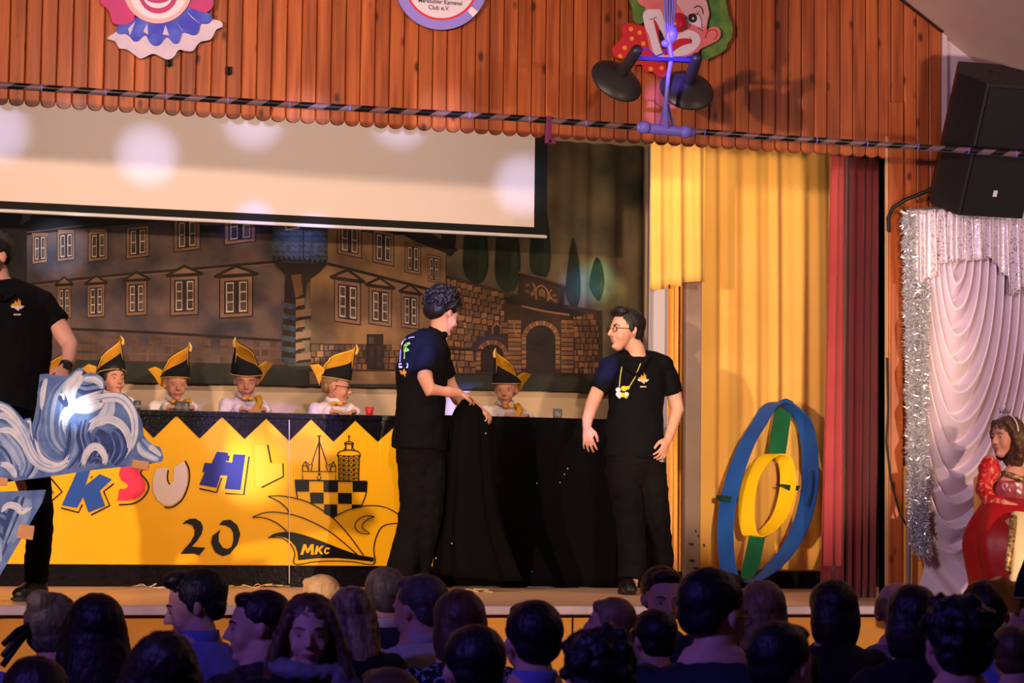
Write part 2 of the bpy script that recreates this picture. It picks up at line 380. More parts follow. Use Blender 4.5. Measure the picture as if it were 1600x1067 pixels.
# grey pillar behind the man, side walls of the stage
YP = 14.2
pl, pr = at(1072, 600, YP).x, at(1101, 600, YP).x
M_pil = mat('worn_grey_paint', (168, 140, 128), (150, 124, 114), 3, .8, contrast=(.3, .6))
b = MB(); b.box((pl, YP, ZS), (pr - .02, YP + .06, 4.5)); pil = struct(b.build('pillar', M_pil, bevel=.01))
pp = Painter(YP, .001); M_scr = mat('scraped_paint', (60, 50, 48), rough=.8)
for (x, y, s_) in ((1080, 850, 5), (1081, 876, 5), (1088, 888, 6), (1100, 852, 2), (1087, 830, 1.5), (1091, 838, 1.5)):
    pp.fill(M_scr, [(x - s_, y - 2), (x, y - 3 + s_ * .2), (x + s_, y - 1), (x + s_ * .5, y + 3), (x - s_ * .4, y + 2)])
o = pp.mb.build('scrape', pp.mats, pil)
b = MB(); b.box(at(1018, 900, 14.9) + V((0, 0, -.3)), V((at(1042, 900, 14.9).x, 15.0, 4.4))); struct(b.build('trim_7', mat('bright_door_frame', (205, 195, 200), rough=.6)))
b = MB(); b.box((at(1075, 400, 16.9).x - .3, 16.9, ZS), (8.4, 17.0, 5)); struct(b.build('wall_side', mat('dusky_wall', (122, 98, 100), rough=.9)))
b = MB(); b.box((at(1318, 600, 14.9).x + .3, 12.15, ZS), (at(1318, 600, 14.9).x + .4, 16.9, 5)); struct(b.build('wall_stage_right', M_dark))
b = MB(); b.box((-5, 12.1, 4.6), (9, 17.2, 4.7)); struct(b.build('ceiling_stage', M_dark))
# black plinth under the yellow curtain
x0, x1 = at(1098, 905, 14.55).x, at(1330, 905, 14.55).x
b = MB(); b.box((x0, 14.6, ZS), (x1, 15.0, at(1200, 892, 14.6).z)); struct(b.build('baseboard_stage', mat('black_plinth', (22, 20, 22), rough=.5)))
b = MB(); b.box((x0 - .02, 14.57, at(1200, 892, 14.6).z), (x1, 15.0, at(1200, 887, 14.6).z)); struct(b.build('trim_8', mat('pale_plinth_top', (200, 160, 110), rough=.6)))
# raised step behind the long table
b = MB(); b.box((-4.5, 15.15, ZS), (at(1000, 700, 16).x, 16.6, 1.38)); struct(b.build('floor_riser', mat('riser_boards', (60, 45, 36), rough=.7)))

# ------------------------------------------------------------------ curtains
def curtain(name, px0, px1, ytop, ybot, Y, m, amp=.03, nf=9, nu=140, nv=24, seed=0, sway=0, skew=0, botfn=None, flare=False, topz=4.6):
    b = MB(); A, B = at(px0, 700, Y), at(px1, 700, Y); zt = at((px0 + px1) / 2, ytop, Y).z if topz is None else topz; zb = at((px0 + px1) / 2, ybot, Y).z
    rs = random.Random(seed); ph = [rs.random() * 6.28 for _ in range(4)]
    def fn(u, v):
        uu = u + .012 * math.sin(u * 17 + ph[3]) + .01 * math.sin(v * 3 + ph[1])
        f = math.sin(2 * PI * nf * uu + ph[0]) + .45 * math.sin(2 * PI * nf * 1.73 * uu + ph[1] + v) + .3 * math.sin(2 * PI * nf * .41 * uu + ph[2] + 1.2 * v)
        x = A.x + (B.x - A.x) * u + sway * (1 - v) * (u - .5) + skew * (1 - v)
        if flare: x = B.x + (A.x - B.x) * (1 - u) * (.46 + .54 * (1 - v) ** 1.3)
        zz = zb + (zt - zb) * v
        if botfn and v < .999: zz = botfn(u) + (zt - botfn(u)) * v
        return V((x, Y + amp * f * (.75 + .25 * (1 - v)), zz))
    b.grid(fn, nu, nv); return b
M_yel = mat('yellow_curtain_cloth', (244, 184, 92), (236, 174, 82), 2, .75, bump=.002, bscale=60, sheen=.2)
o = curtain('', 1090, 1312, 150, 890, 14.45, M_yel, .017, 6.5, seed=3).build('stage_curtain', M_yel, solid=.003)
props(o, 'wide yellow curtain hanging behind the blue hoop prop', 'curtain')
zz1 = [(0, 455), (.3, 452), (.34, 445), (.55, 448), (.58, 440), (1, 438)]
def vb(u):
    for (a, ya), (c, yc) in zip(zz1, zz1[1:]):
        if u <= c: return at(1055, ya + (yc - ya) * (u - a) / max(c - a, 1e-6), 14.0).z
    return at(1055, 438, 14.0).z
o = curtain('', 1015, 1101, 150, 450, 14.0, M_yel, .014, 3, nu=90, seed=8, botfn=vb).build('curtain_valance', M_yel, solid=.003)
props(o, 'short yellow curtain length with a ragged hem, left of the wide yellow one', 'curtain')
o = curtain('', 1040, 1070, 420, 893, 14.7, M_yel, .02, 4, nu=60, seed=5).build('side_curtain', M_yel, solid=.003)
props(o, 'narrow yellow curtain strip between white post and grey pillar', 'curtain')
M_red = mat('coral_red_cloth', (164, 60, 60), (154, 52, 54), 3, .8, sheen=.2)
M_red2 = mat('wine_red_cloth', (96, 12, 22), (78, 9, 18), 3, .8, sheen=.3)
t = thing('red_curtain', at(1340, 930, 12.5), 'red stage curtain with a paler coral front edge, beside the wooden post', 'curtain')
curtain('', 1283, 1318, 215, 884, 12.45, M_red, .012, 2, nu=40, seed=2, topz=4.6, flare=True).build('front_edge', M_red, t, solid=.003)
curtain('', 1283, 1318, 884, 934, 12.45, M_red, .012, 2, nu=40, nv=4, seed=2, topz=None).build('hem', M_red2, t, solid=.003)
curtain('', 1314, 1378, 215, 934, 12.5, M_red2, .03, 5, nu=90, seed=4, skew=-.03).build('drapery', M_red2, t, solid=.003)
o = curtain('', 1372, 1392, 215, 936, 12.75, M_dark, .012, 2, nu=30, seed=6).build('black_curtain', mat('black_cloth_curtain', (16, 13, 14), rough=.9), solid=.003)
props(o, 'thin strip of black curtain between the red curtain and the post', 'curtain')

# ------------------------------------------------------------------ projection screen
YS = 15.6
t = thing('projection_screen', at(400, 350, YS), 'wide white projection screen with black border hanging over the stage', 'screen')
zb1, zb2 = at(835, 355, YS).z, at(845, 372, YS).z
xr1, xr2 = at(835, 300, YS).x, at(849, 300, YS).x
b = MB(); b.box((-4.2, YS, zb1), (xr1, YS + .004, 4.6)); b.build('screen_cloth', mat('screen_white', (232, 212, 208), rough=.75), t)
b = MB(); b.box((-4.2, YS + .004, zb1 - .055), (xr2 + .03, YS + .008, 4.6)); b.build('border', mat('screen_black', (16, 15, 14), rough=.8), t)
b = MB(); b.tube([(-4.2, YS, zb1 - .065), (xr2 + .02, YS, zb1 - .065)], .013); b.build('bottom_bar', mat('white_metal', (225, 215, 220), rough=.4), t)

# ------------------------------------------------------------------ painted town backdrop
YB = 17.0
def pm(n, c, c2, s=3, r=.85): return mat('paint_' + n, c, c2, s, r, detail=5)
P_sky = pm('sky', (122, 100, 74), (58, 56, 46), 2.2)
P_wall = pm('facade_shade', (108, 84, 76), (54, 50, 58), 3.2)
P_lit = pm('facade_light', (146, 108, 74), (88, 66, 50), 3.0)
P_dark = pm('dark', (34, 26, 24), (48, 36, 30), 5)
P_frame = pm('window_frame', (136, 102, 80), (116, 84, 66), 6)
P_glass = pm('window_glass', (92, 74, 54), (60, 46, 38), 8)
P_shut = pm('window_gap', (44, 32, 32), (56, 40, 38), 8)
P_white = pm('window_white', (196, 176, 160), (160, 142, 132), 10)
P_roof = pm('roof', (30, 26, 30), (44, 38, 42), 4)
P_slate = pm('slate', (70, 74, 84), (48, 52, 60), 22)
P_stone = [pm('stone_%s' % n, c, c2, 9) for n, c, c2 in (('a', (146, 100, 66), (118, 80, 52)), ('b', (122, 84, 58), (96, 66, 46)), ('c', (104, 78, 60), (84, 60, 46)))]
P_joint = pm('joint', (48, 34, 26), (62, 44, 32), 7)
P_tree = pm('cypress', (22, 28, 22), (36, 42, 28), 7)
P_tree2 = pm('cypress_light', (42, 48, 34), (34, 40, 28), 7)
P_ground = pm('ground', (58, 54, 44), (40, 42, 38), 3)
P_blue = pm('far_blue', (70, 78, 104), (50, 58, 84), 5)
b = MB(); xe = at(1008, 400, YB).x; zlow = at(600, 600, YB).z; zhi = 4.5; xl_ = -4.6
def cf(u, v):
    x = xl_ + (xe - xl_) * u; k = max(0, min(1, (x - at(850, 400, YB).x) / .5))
    return V((x, YB + .01 + .03 * k * (1 + math.sin(x * 34 + 1.5 * math.sin(x * 9))), zlow + (zhi - zlow) * v))
b.grid(cf, 300, 6)
td = b.build('painted_backdrop', P_sky)
props(td, 'painted canvas of a dark old town with stone gate behind the table', 'backdrop')
pt = Painter(YB, .0012)
pt.fill(P_ground, [(-60, 575), (-60, 592), (1004, 614), (1004, 578), (700, 570)], 1)
# cypresses
for x0, x1, y1, tip in ((724, 762, 444, 300), (774, 812, 456, 290), (828, 860, 438, 300), (884, 907, 482, 372), (922, 944, 470, 402), (690, 712, 400, 300)):
    xm = (x0 + x1) / 2; pt.fill(P_tree, [(xm, tip), (x1 - 3, (tip + y1) / 2 - 20), (x1, y1 - 25), (xm + 3, y1), (x0, y1 - 22), (x0 + 4, (tip + y1) / 2 - 20)], 1, smooth=6)
    pt.fill(P_tree2, [(xm + 4, tip + 30), (x1 - 5, (tip + y1) / 2), (x1 - 3, y1 - 25), (xm + 5, y1 - 10), (xm + 6, (tip + y1) / 2)], 1.5, smooth=5)
# far left gable
pt.fill(P_roof, [(-60, 320), (20, 330), (60, 345), (60, 600), (-60, 600)], 1)
pt.fill(P_blue, [(35, 335), (45, 330), (52, 340), (32, 352)], 2)
# shaded facade
pt.fill(P_wall, [(42, 362), (200, 342), (440, 330), (450, 590), (42, 588)], 2)
pt.fill(P_roof, [(38, 362), (52, 330), (440, 300), (440, 348), (250, 345), (120, 352), (60, 360)], 3)
pt.fill(P_roof, [(270, 352), (440, 352), (440, 366), (270, 362)], 2.5)
pt.stroke(P_dark, [(42, 366), (140, 354), (240, 345)], 4, 4)
pt.stroke(P_dark, [(44, 444), (180, 430), (300, 420), (440, 408)], 4, 4)
pt.stroke(P_frame, [(44, 447), (180, 433), (300, 423), (440, 411)], 1.5, 4)
pt.stroke(P_dark, [(110, 514), (250, 520), (440, 532)], 4, 4)
for k in range(26):
    x = 118 + k * 12.6 + random.uniform(-2, 2)
    for r in range(3):
        if random.random() < .8: y = 523 + r * 14 + (x - 118) * .03; pt.fill(P_stone[2], [(x, y), (x + 10.5, y + .4), (x + 10.5, y + 11), (x, y + 10.6)], 3)
pt.fill(P_ground, [(42, 560), (450, 570), (450, 600), (42, 596)], 4)
def win(x, y, w, h, sl, panes=2, ped=False):
    """x, y centre, sl slope of the horizontals"""
    q = lambda a, c: (x + a * w, y + c * h + sl * a * w)
    R = lambda a0, c0, a1, c1: [q(a0, c0), q(a1, c0), q(a1, c1), q(a0, c1)]
    pt.fill(P_dark, R(-.7, -.62, .7, .62), 5); pt.fill(P_frame, R(-.65, -.59, .65, .59), 6); pt.fill(P_shut, R(-.5, -.5, .5, .5), 7)
    for s0, s1 in ((-.42, -.1), (.12, .44)):
        pt.fill(P_white, R(s0, -.45, s1, .45), 8)
        for k in range(panes + 1):
            c0 = -.41 + k * .86 / (panes + 1); pt.fill(P_glass, R(s0 + .05, c0, s1 - .03, c0 + .86 / (panes + 1) - .045), 9)
    if ped:
        pt.fill(P_dark, [q(-.95, -.68), q(0, -.98), q(.95, -.68), q(.85, -.6), q(-.85, -.6)], 6); pt.fill(P_frame, [q(-.6, -.7), q(0, -.88), q(.6, -.7)], 7)
for x, y, w, h in ((62, 388, 17, 38), (103, 384, 20, 38), (153, 384, 22, 38), (215, 378, 26, 40), (292, 366, 30, 42), (375, 353, 36, 44)): win(x, y, w, h, -.12, 1)
for x, y in ((62, 366), (103, 361), (153, 360)): pt.rect(P_frame, x - 12, y - 2, x + 13, y + 3, 7)
for x, y, w, h in ((100, 472, 16, 42), (150, 470, 20, 42), (213, 466, 24, 44), (288, 462, 32, 50), (369, 464, 38, 52)): win(x, y, w, h, -.06, 2, True)
# lit facade
pt.fill(P_lit, [(486, 340), (600, 352), (697, 396), (694, 600), (484, 600)], 2)
pt.fill(P_roof, [(600, 350), (640, 345), (716, 390), (702, 397), (650, 378)], 4); pt.fill(P_roof, [(486, 330), (604, 330), (640, 368), (600, 366), (486, 352)], 3)
pt.stroke(P_dark, [(512, 412), (600, 434), (692, 458)], 5, 4); pt.stroke(P_frame, [(512, 415), (600, 437), (692, 461)], 1.5, 4)
for x, y, w, h in ((546, 374, 28, 42), (599, 387, 24, 42), (645, 404, 18, 38), (678, 420, 14, 34)): win(x, y, w, h, .2, 1)
for x, y, w, h in ((543, 472, 30, 54), (594, 479, 26, 48), (641, 486, 20, 44)): win(x, y, w, h, .14, 2, True)
pt.rect(P_dark, 573, 522, 599, 576, 5); pt.rect(P_shut, 576, 540, 585, 574, 6); pt.rect(P_shut, 588, 540, 597, 574, 6); pt.rect(P_glass, 576, 526, 585, 537, 6)
def stones(x0, x1, yt, yb, n_rows, skip=lambda x, y: False, lay=3, sz=11):
    for r in range(n_rows):
        x = x0 + random.uniform(-4, 0)
        while x < x1:
            w_ = sz * random.uniform(.5, 1.3); xm = x + w_ / 2; a, c = yt(xm), yb(xm)
            y0 = a + (c - a) * r / n_rows; y1 = a + (c - a) * (r + 1) / n_rows; e = .9
            if x + w_ < x1 and xm > x0 and not skip(xm, (y0 + y1) / 2):
                j = lambda: random.uniform(-.8, .8)
                pt.fill(random.choice(P_stone), [(x + e + j(), y0 + e + j()), (x + w_ - e + j(), y0 + e + j()), (x + w_ - e + j(), y1 - e + j()), (x + e + j(), y1 - e + j())], lay)
            x += w_
pt.fill(P_joint, [(484, 536), (694, 540), (694, 580), (484, 580)], 3)
stones(486, 694, lambda x: 538, lambda x: 578, 4, lambda x, y: 570 < x < 602, 4)
# corner oriel and quoins
pt.fill(P_dark, [(424, 408), (512, 412), (500, 425), (478, 442), (470, 560), (440, 560), (446, 430)], 5)
pt.fill(P_slate, [(426, 340), (474, 340), (474, 405), (424, 405)], 6); pt.fill(P_slate, [(475, 340), (512, 342), (512, 412), (475, 405)], 6)
pt.stroke(P_dark, [(474, 340), (474, 408)], 2, 7, 0)
for k in range(11): pt.fill(P_dark, [(424 + k * 8, 406 + k * .6), (428 + k * 8, 398 + k * .6), (432 + k * 8, 406 + k * .6)], 7)
for k in range(7):
    for j in range(9): pt.stroke(P_dark, [(428 + j * 9.5, 352 + k * 8), (435 + j * 9.5, 354 + k * 8)], 1, 7, 0)
pt.fill(P_white, [(444, 345), (470, 343), (468, 357), (446, 360)], 7); pt.fill(P_shut, [(447, 346), (467, 345), (465, 354), (449, 357)], 8)
for k in range(6):
    y = 468 + k * 17; w_ = 24 if k % 2 else 14
    pt.fill(P_frame, [(462, y), (462 + w_, y - 3), (462 + w_, y + 9), (462, y + 12)], 6); pt.fill(P_dark, [(462 + w_ * .2, y + 10), (462 + w_, y + 8), (462 + w_, y + 12), (462, y + 14)], 7); pt.fill(P_slate, [(440, y + 4), (461, y + 8), (461, y + 16), (440, y + 12)], 6)
pt.fill(P_stone[1], [(455, 430), (470, 428), (474, 460), (462, 466)], 6)
# long stone wall with a small arch
gate = lambda x, y: (x > 793 and x < 898)
arch1 = lambda x, y: (743 < x < 793 and y > 522) or (768 < x < 784 and 506 < y < 526)
pt.fill(P_joint, [(697, 430), (830, 466), (940, 486), (942, 588), (694, 584)], 2)
stones(698, 796, lambda x: 434 + (x - 697) * .27, lambda x: 584, 14, arch1, 3, 11)
stones(896, 938, lambda x: 490, lambda x: 584, 10, lambda x, y: x > 925 and y < 500, 3, 9)
def arch(xc, ytop, rw, ybot, ring, nst):
    pts = [(xc - rw, ybot)] + [(xc + rw * math.cos(a), ytop + rw - rw * math.sin(a)) for a in [PI - PI * k / 12 for k in range(13)]] + [(xc + rw, ybot)]
    pt.fill(P_dark, pts, 5)
    for k in range(nst):
        a0, a1 = PI - PI * k / nst, PI - PI * (k + .86) / nst; R2 = rw + ring; cy = ytop + rw
        pt.fill(P_stone[k % 2], [(xc + rw * math.cos(a0), cy - rw * math.sin(a0)), (xc + R2 * math.cos(a0), cy - R2 * math.sin(a0)), (xc + R2 * math.cos(a1), cy - R2 * math.sin(a1)), (xc + rw * math.cos(a1), cy - rw * math.sin(a1))], 6)
    k = 0; y = ytop + rw + 1
    while y < ybot - 5:
        for sgn in (-1, 1): pt.fill(P_stone[k % 2], [(xc + sgn * rw, y), (xc + sgn * (rw + ring), y), (xc + sgn * (rw + ring), y + 6), (xc + sgn * rw, y + 6)], 6)
        y += 7.5; k += 1
arch(769, 538, 18, 580, 7, 11)
pt.fill(P_joint, [(795, 470), (896, 494), (898, 584), (792, 582)], 4)
for yy in range(12):
    for x0, x1 in ((794, 814), (877, 896)):
        y = 500 + yy * 7; pt.fill(P_stone[yy % 2], [(x0, y), (x1, y + .5), (x1, y + 5.8), (x0, y + 5.4)], 5)
arch(845, 508, 23, 582, 7, 15)
pt.stroke(P_roof, [(828, 540), (845, 528), (862, 520)], 2.5, 7); pt.stroke(P_roof, [(824, 546), (866, 542)], 2, 7)
for x in (811, 892): pt.stroke(P_stone[0], [(x - 6, 500), (x - 8, 512), (x - 3, 524)], 2.4, 6)
pt.fill(P_dark, [(786, 466), (800, 462), (914, 488), (912, 494), (895, 495), (795, 474)], 6)
pt.stroke(P_stone[0], [(815, 478), (850, 486), (890, 492)], 3, 7)
pt.fill(P_dark, [(812, 425), (884, 446), (880, 480), (808, 466)], 5); pt.fill(P_joint, [(818, 434), (876, 450), (873, 476), (816, 464)], 6)
pt.stroke(P_stone[2], [(811, 425), (848, 434), (884, 446)], 3, 7)
for x, y in ((824, 446), (824, 456), (832, 460), (858, 466), (866, 462), (868, 470)): pt.rect(random.choice(P_stone), x - 3, y - 3, x + 3, y + 2, 7)
pt.stroke(P_stone[0], [(838, 468), (838, 452), (846, 446), (855, 454), (856, 470)], 2, 7)
pt.fill(P_stone[1], [(842, 462), (842, 454), (847, 450), (852, 456), (852, 465)], 7)
pt.stroke(P_stone[0], [(832, 442), (836, 450), (832, 458)], 2, 7); pt.stroke(P_stone[0], [(862, 452), (858, 460), (866, 470)], 2, 7)
pt.fill(P_dark, [(772, 522), (772, 512), (776, 508), (780, 512), (780, 522)], 6)
pt.stroke(P_stone[0], [(770, 522), (770, 511), (776, 506), (782, 511), (782, 522)], 1.8, 7)
pt.fill(P_dark, [(700, 543), (760, 546), (760, 549), (700, 547)], 6)
o = pt.mb.build('town_painting', pt.mats, td, fix=False)
# ------------------------------------------------------------------ long table with painted front
YT = 14.6
K_yel = mat('board_yellow', (255, 190, 8), (252, 184, 6), 2, .45)
K_blk = mat('board_black', (14, 12, 16), rough=.35)
K_foil = mat('black_foil', (12, 11, 16), (20, 18, 26), 20, .22, bump=.002, bscale=40)
K_blue = mat('letter_blue', (36, 84, 178), rough=.5)
K_navy = mat('letter_navy', (30, 40, 150), rough=.5)
K_pink = mat('letter_pink', (240, 52, 92), rough=.5)
K_pale = mat('letter_pale', (226, 204, 200), rough=.5)
K_red = mat('letter_red', (214, 26, 20), rough=.5)
K_grey = mat('letter_grey', (128, 122, 118), rough=.5)
K_ly = mat('letter_yellow', (250, 196, 60), rough=.5)
xA, xB = -3.6, at(1000, 656, YT).x + .1
ztop, zyb, zbt = at(400, 645, YT).z, at(400, 883, YT).z, ZS + .002
t = thing('long_table', V(((xA + xB) / 2, YT + .3, ZS)), 'long carnival council table with yellow painted front and black zigzag edge', 'table')
b = MB(); b.box((xA, YT + .035, ztop - .03), (xB, YT + .55, ztop)); b.build('table_top', K_blk, t, bevel=.004)
b = MB(); b.box((xA, YT + .004, zyb), (at(692, 760, YT).x, YT + .034, ztop - .012)); fp = b.build('front_panel', K_yel, t)
b = MB(); b.box((at(692, 760, YT).x, YT + .004, zbt), (xB, YT + .034, ztop - .012)); b.build('plain_panel', K_blk, t)
b = MB(); b.box((xA, YT + .008, zbt), (at(692, 760, YT).x, YT + .034, zyb)); b.build('skirt', K_foil, t)
b = MB(); b.box((xA, YT - .012, ztop - .035), (at(694, 650, YT).x, YT + .03, ztop + .004)); b.build('edge_strip', K_foil, t, bevel=.004)
for xx in (xA + .2, at(452, 700, YT).x, at(700, 700, YT).x, xB - .2):
    b = MB(); b.box((xx - .03, YT + .40, ZS), (xx + .03, YT + .46, ztop - .03)); b.build('leg', K_blk, t)
zg = Painter(YT, .0015)
pts = [(-62, 640), (692, 652)]; vall = [(-5 + 70 * k, (646 if k % 2 == 0 else 684) + .0) for k in range(0)]
zig = [(692, 690), (660, 692), (625, 659), (590, 690), (555, 657), (521, 690), (486, 655), (452, 689), (416, 654), (382, 686), (347, 651), (312, 685), (276, 649), (240, 684), (205, 647), (170, 682), (135, 646), (100, 681), (65, 645), (30, 680), (-5, 644), (-62, 680)]
for k in range(0, len(zig) - 1):
    (x0, y0), (x1, y1) = zig[k], zig[k + 1]
    tp = lambda x: 640 + (x + 62) * .0159
    zg.fill(K_foil, [(x0, tp(x0)), (x1, tp(x1)), (x1, y1), (x0, y0)], 1)
zg.mb.build('zigzag_border', zg.mats, t, fix=False)
sm = Painter(YT, .0015); sm.rect(K_pale, 451.4, 656, 452.6, 912, 3); sm.mb.build('panel_seam', sm.mats, t, fix=False)
def letter(name, mt, polys, strokes, dark=()):
    p = Painter(YT, .0015); p.zf = (80, 680, 4.2105)
    for q in polys: p.fill(mt, q, 1)
    for q in dark: p.fill(K_blk, q, 2)
    for q in strokes: p.stroke(K_blk, q, 10, 2, 5 if len(q) > 4 else 0)
    p.mb.build(name, p.mats, t, fix=False)
letter('letter_r', K_grey, [[(-30, 345), (0, 350), (22, 375), (0, 395), (-30, 405)]], [[(0, 285), (72, 372), (0, 435)]])
letter('letter_k', K_blue, [[(165, 250), (210, 130), (290, 130), (225, 330), (320, 255), (400, 290), (320, 365), (355, 465), (245, 508), (210, 405), (170, 478), (70, 460)]], [[(65, 478), (180, 508), (205, 455)], [(262, 525), (385, 462), (345, 370), (412, 318)]], [[(255, 283), (276, 260), (268, 282)]])
letter('letter_s', K_pink, [[(455, 215), (520, 170), (600, 180), (590, 212), (575, 235), (600, 280), (622, 320), (618, 365), (590, 400), (545, 422), (500, 430), (435, 430), (450, 350), (480, 355), (505, 340), (502, 320), (465, 300), (445, 260)]], [[(645, 205), (598, 228), (592, 255), (632, 305), (640, 355), (600, 415), (535, 450), (445, 457)]])
letter('letter_u', K_pale, [[(690, 220), (768, 212), (758, 290), (775, 325), (802, 300), (808, 208), (875, 170), (895, 220), (892, 330), (855, 420), (800, 456), (750, 462), (700, 430), (668, 370), (668, 290)]], [[(770, 228), (765, 270), (768, 300), (775, 315), (782, 322)], [(882, 168), (908, 230), (905, 320), (870, 410), (820, 460), (780, 475), (745, 472)]])
letter('letter_h', K_navy, [[(1090, 108), (1165, 115), (1150, 175), (1190, 180), (1200, 125), (1278, 128), (1245, 360), (1142, 352), (1160, 265), (1115, 262), (1090, 345), (975, 325), (1010, 245), (995, 240), (1010, 180), (1055, 185)]], [[(975, 350), (1090, 375), (1122, 280)], [(1145, 382), (1268, 390), (1302, 140)]], [[(1160, 132), (1175, 134), (1168, 170), (1154, 168)]])
letter('letter_l', K_ly, [[(1335, 70), (1412, 65), (1438, 190), (1520, 185), (1523, 268), (1390, 335), (1340, 345)]], [[(1425, 62), (1448, 180)], [(1525, 185), (1528, 272), (1385, 343)]])
p = Painter(YT, .0015); p.zf = (80, 680, 4.2105)
p.fill(K_blk, [(862, 585), (885, 562), (915, 549), (950, 548), (985, 570), (1000, 605), (990, 650), (960, 695), (925, 732), (1015, 740), (975, 790), (940, 778), (852, 780), (862, 765), (915, 705), (942, 660), (945, 625), (928, 592), (895, 580)], 1)
p.mb.build('digit_two', p.mats, t, fix=False)
p = Painter(YT, .0015); p.zf = (80, 680, 4.2105)
oo = [(1105, 590), (1130, 560), (1180, 555), (1225, 590), (1245, 650), (1225, 720), (1175, 780), (1130, 795), (1080, 770), (1052, 710), (1062, 660), (1115, 620)]
ii = [(1102, 655), (1104, 700), (1130, 740), (1160, 748), (1185, 735), (1200, 690), (1198, 640), (1180, 610), (1145, 592)]
p.fill(K_blk, oo + ii, 1); p.mb.build('digit_zero', p.mats, t, fix=False)
p = Painter(YT, .0015)
p.fill(K_red, [(628, 736), (645, 732), (652, 775), (636, 775), (636, 760), (628, 752)], 1); p.stroke(K_blk, [(629, 780), (646, 779)], 2.2, 2, 0)
p.mb.build('letter_t', p.mats, t, fix=False)
p = Painter(YT, .0015); p.zf = (390, 640, 4.103)
S = lambda q, wd=7, sm_=6, lay=2: p.stroke(K_blk, q, wd, lay, sm_)
for r in ([(292, 452), (382, 452), (382, 525), (300, 525)], [(475, 455), (567, 456), (567, 528), (475, 527)], [(660, 458), (752, 460), (748, 528), (660, 527)], [(387, 531), (475, 532), (475, 602), (392, 602)], [(567, 533), (655, 534), (655, 603), (567, 602)], [(478, 607), (562, 608), (562, 674), (530, 690), (478, 665)], [(655, 608), (720, 610), (700, 625), (655, 635)]):
    p.fill(K_blk, r, 1)
S([(292, 452), (752, 460)], 9, 0); S([(292, 452), (298, 510), (308, 568)]); S([(752, 460), (746, 540), (715, 618)])
S([(447, 165), (447, 395)], 10, 0); S([(447, 200), (398, 350)], 6, 0); S([(447, 200), (497, 350)], 6, 0); S([(432, 168), (462, 168)], 6, 0)
S([(340, 452), (340, 395), (552, 397), (552, 455)], 6, 0); S([(340, 395), (340, 360), (357, 330), (378, 350), (405, 355), (392, 390)], 6, 0); S([(340, 360), (378, 360), (378, 390)], 6, 0)
S([(552, 397), (552, 362), (538, 332), (518, 352), (488, 357), (500, 390)], 6, 0); S([(552, 362), (516, 362), (516, 392)], 6, 0); S([(357, 330), (378, 390)], 5, 0); S([(538, 332), (516, 392)], 5, 0)
p.rect(K_blk, 440, 405, 455, 422, 2); S([(436, 425), (434, 440), (446, 448), (458, 440), (457, 425)], 5, 5)
S([(570, 290), (573, 455)], 7, 0); S([(703, 292), (698, 455)], 7, 0)
for k in range(6): y = 292 + k * 30; S([(570, y), (636, y + 6), (702, y)], 5, 5)
for k in range(5):
    x = 572 + k * 32; S([(x, 292), (x, 452)], 5, 0)
for k in range(4):
    for j in range(5):
        x, y = 572 + k * 32, 296 + j * 30; S([(x + 4, y + 4), (x + 28, y + 26)], 4, 0); S([(x + 28, y + 4), (x + 4, y + 26)], 4, 0)
S([(562, 300), (566, 280), (585, 266), (636, 258), (690, 266), (706, 282), (710, 300)]); S([(600, 262), (615, 240), (612, 212), (636, 205), (664, 212), (660, 240), (675, 262)], 6, 5)
S([(606, 218), (668, 218)], 9, 0); S([(618, 222), (618, 256)], 5, 0); S([(655, 222), (655, 256)], 5, 0); S([(636, 162), (636, 208)], 6, 0); S([(628, 172), (648, 172)], 5, 0)
S([(118, 555), (200, 553), (300, 570), (400, 605), (530, 690), (640, 810), (730, 935)]); S([(118, 555), (190, 590), (240, 635), (255, 668)])
S([(18, 690), (100, 660), (200, 660), (330, 690), (480, 760), (600, 850), (690, 930)]); S([(18, 690), (100, 695), (180, 730), (240, 780)])
p.fill(K_blk, [(118, 820), (150, 798), (185, 787), (235, 782), (290, 788), (345, 802), (400, 820), (480, 850), (560, 882), (640, 912), (700, 932), (795, 948), (795, 975), (680, 962), (560, 950), (430, 952), (310, 965), (308, 920), (295, 880), (265, 842), (230, 820), (180, 812)], 1)
S([(118, 820), (200, 822), (260, 860), (290, 920), (290, 990), (420, 975), (540, 970), (660, 975), (795, 990), (795, 900), (810, 820), (850, 750), (920, 730), (1000, 732)], 7, 5)
S([(535, 690), (640, 640), (760, 615), (880, 630), (1000, 700)])
S([(800, 685), (740, 682), (690, 710), (675, 750), (700, 785), (735, 795), (770, 792), (730, 765), (723, 735), (755, 705), (800, 685)], 6, 4)
L = lambda q: p.fill(K_yel, q, 3)
L([(325, 930), (345, 862), (362, 862), (372, 895), (392, 862), (412, 862), (410, 930), (392, 930), (394, 892), (376, 920), (366, 920), (356, 892), (343, 930)])
L([(414, 928), (428, 872), (443, 872), (438, 892), (460, 872), (478, 872), (452, 898), (472, 926), (454, 926), (440, 905), (430, 928)])
p.fill(K_yel, [(518, 890), (505, 880), (487, 886), (476, 905), (480, 922), (495, 928), (512, 918), (506, 910), (497, 915), (490, 912), (489, 902), (496, 893), (506, 898)], 3)
p.mb.build('club_emblem', p.mats, t, fix=False)
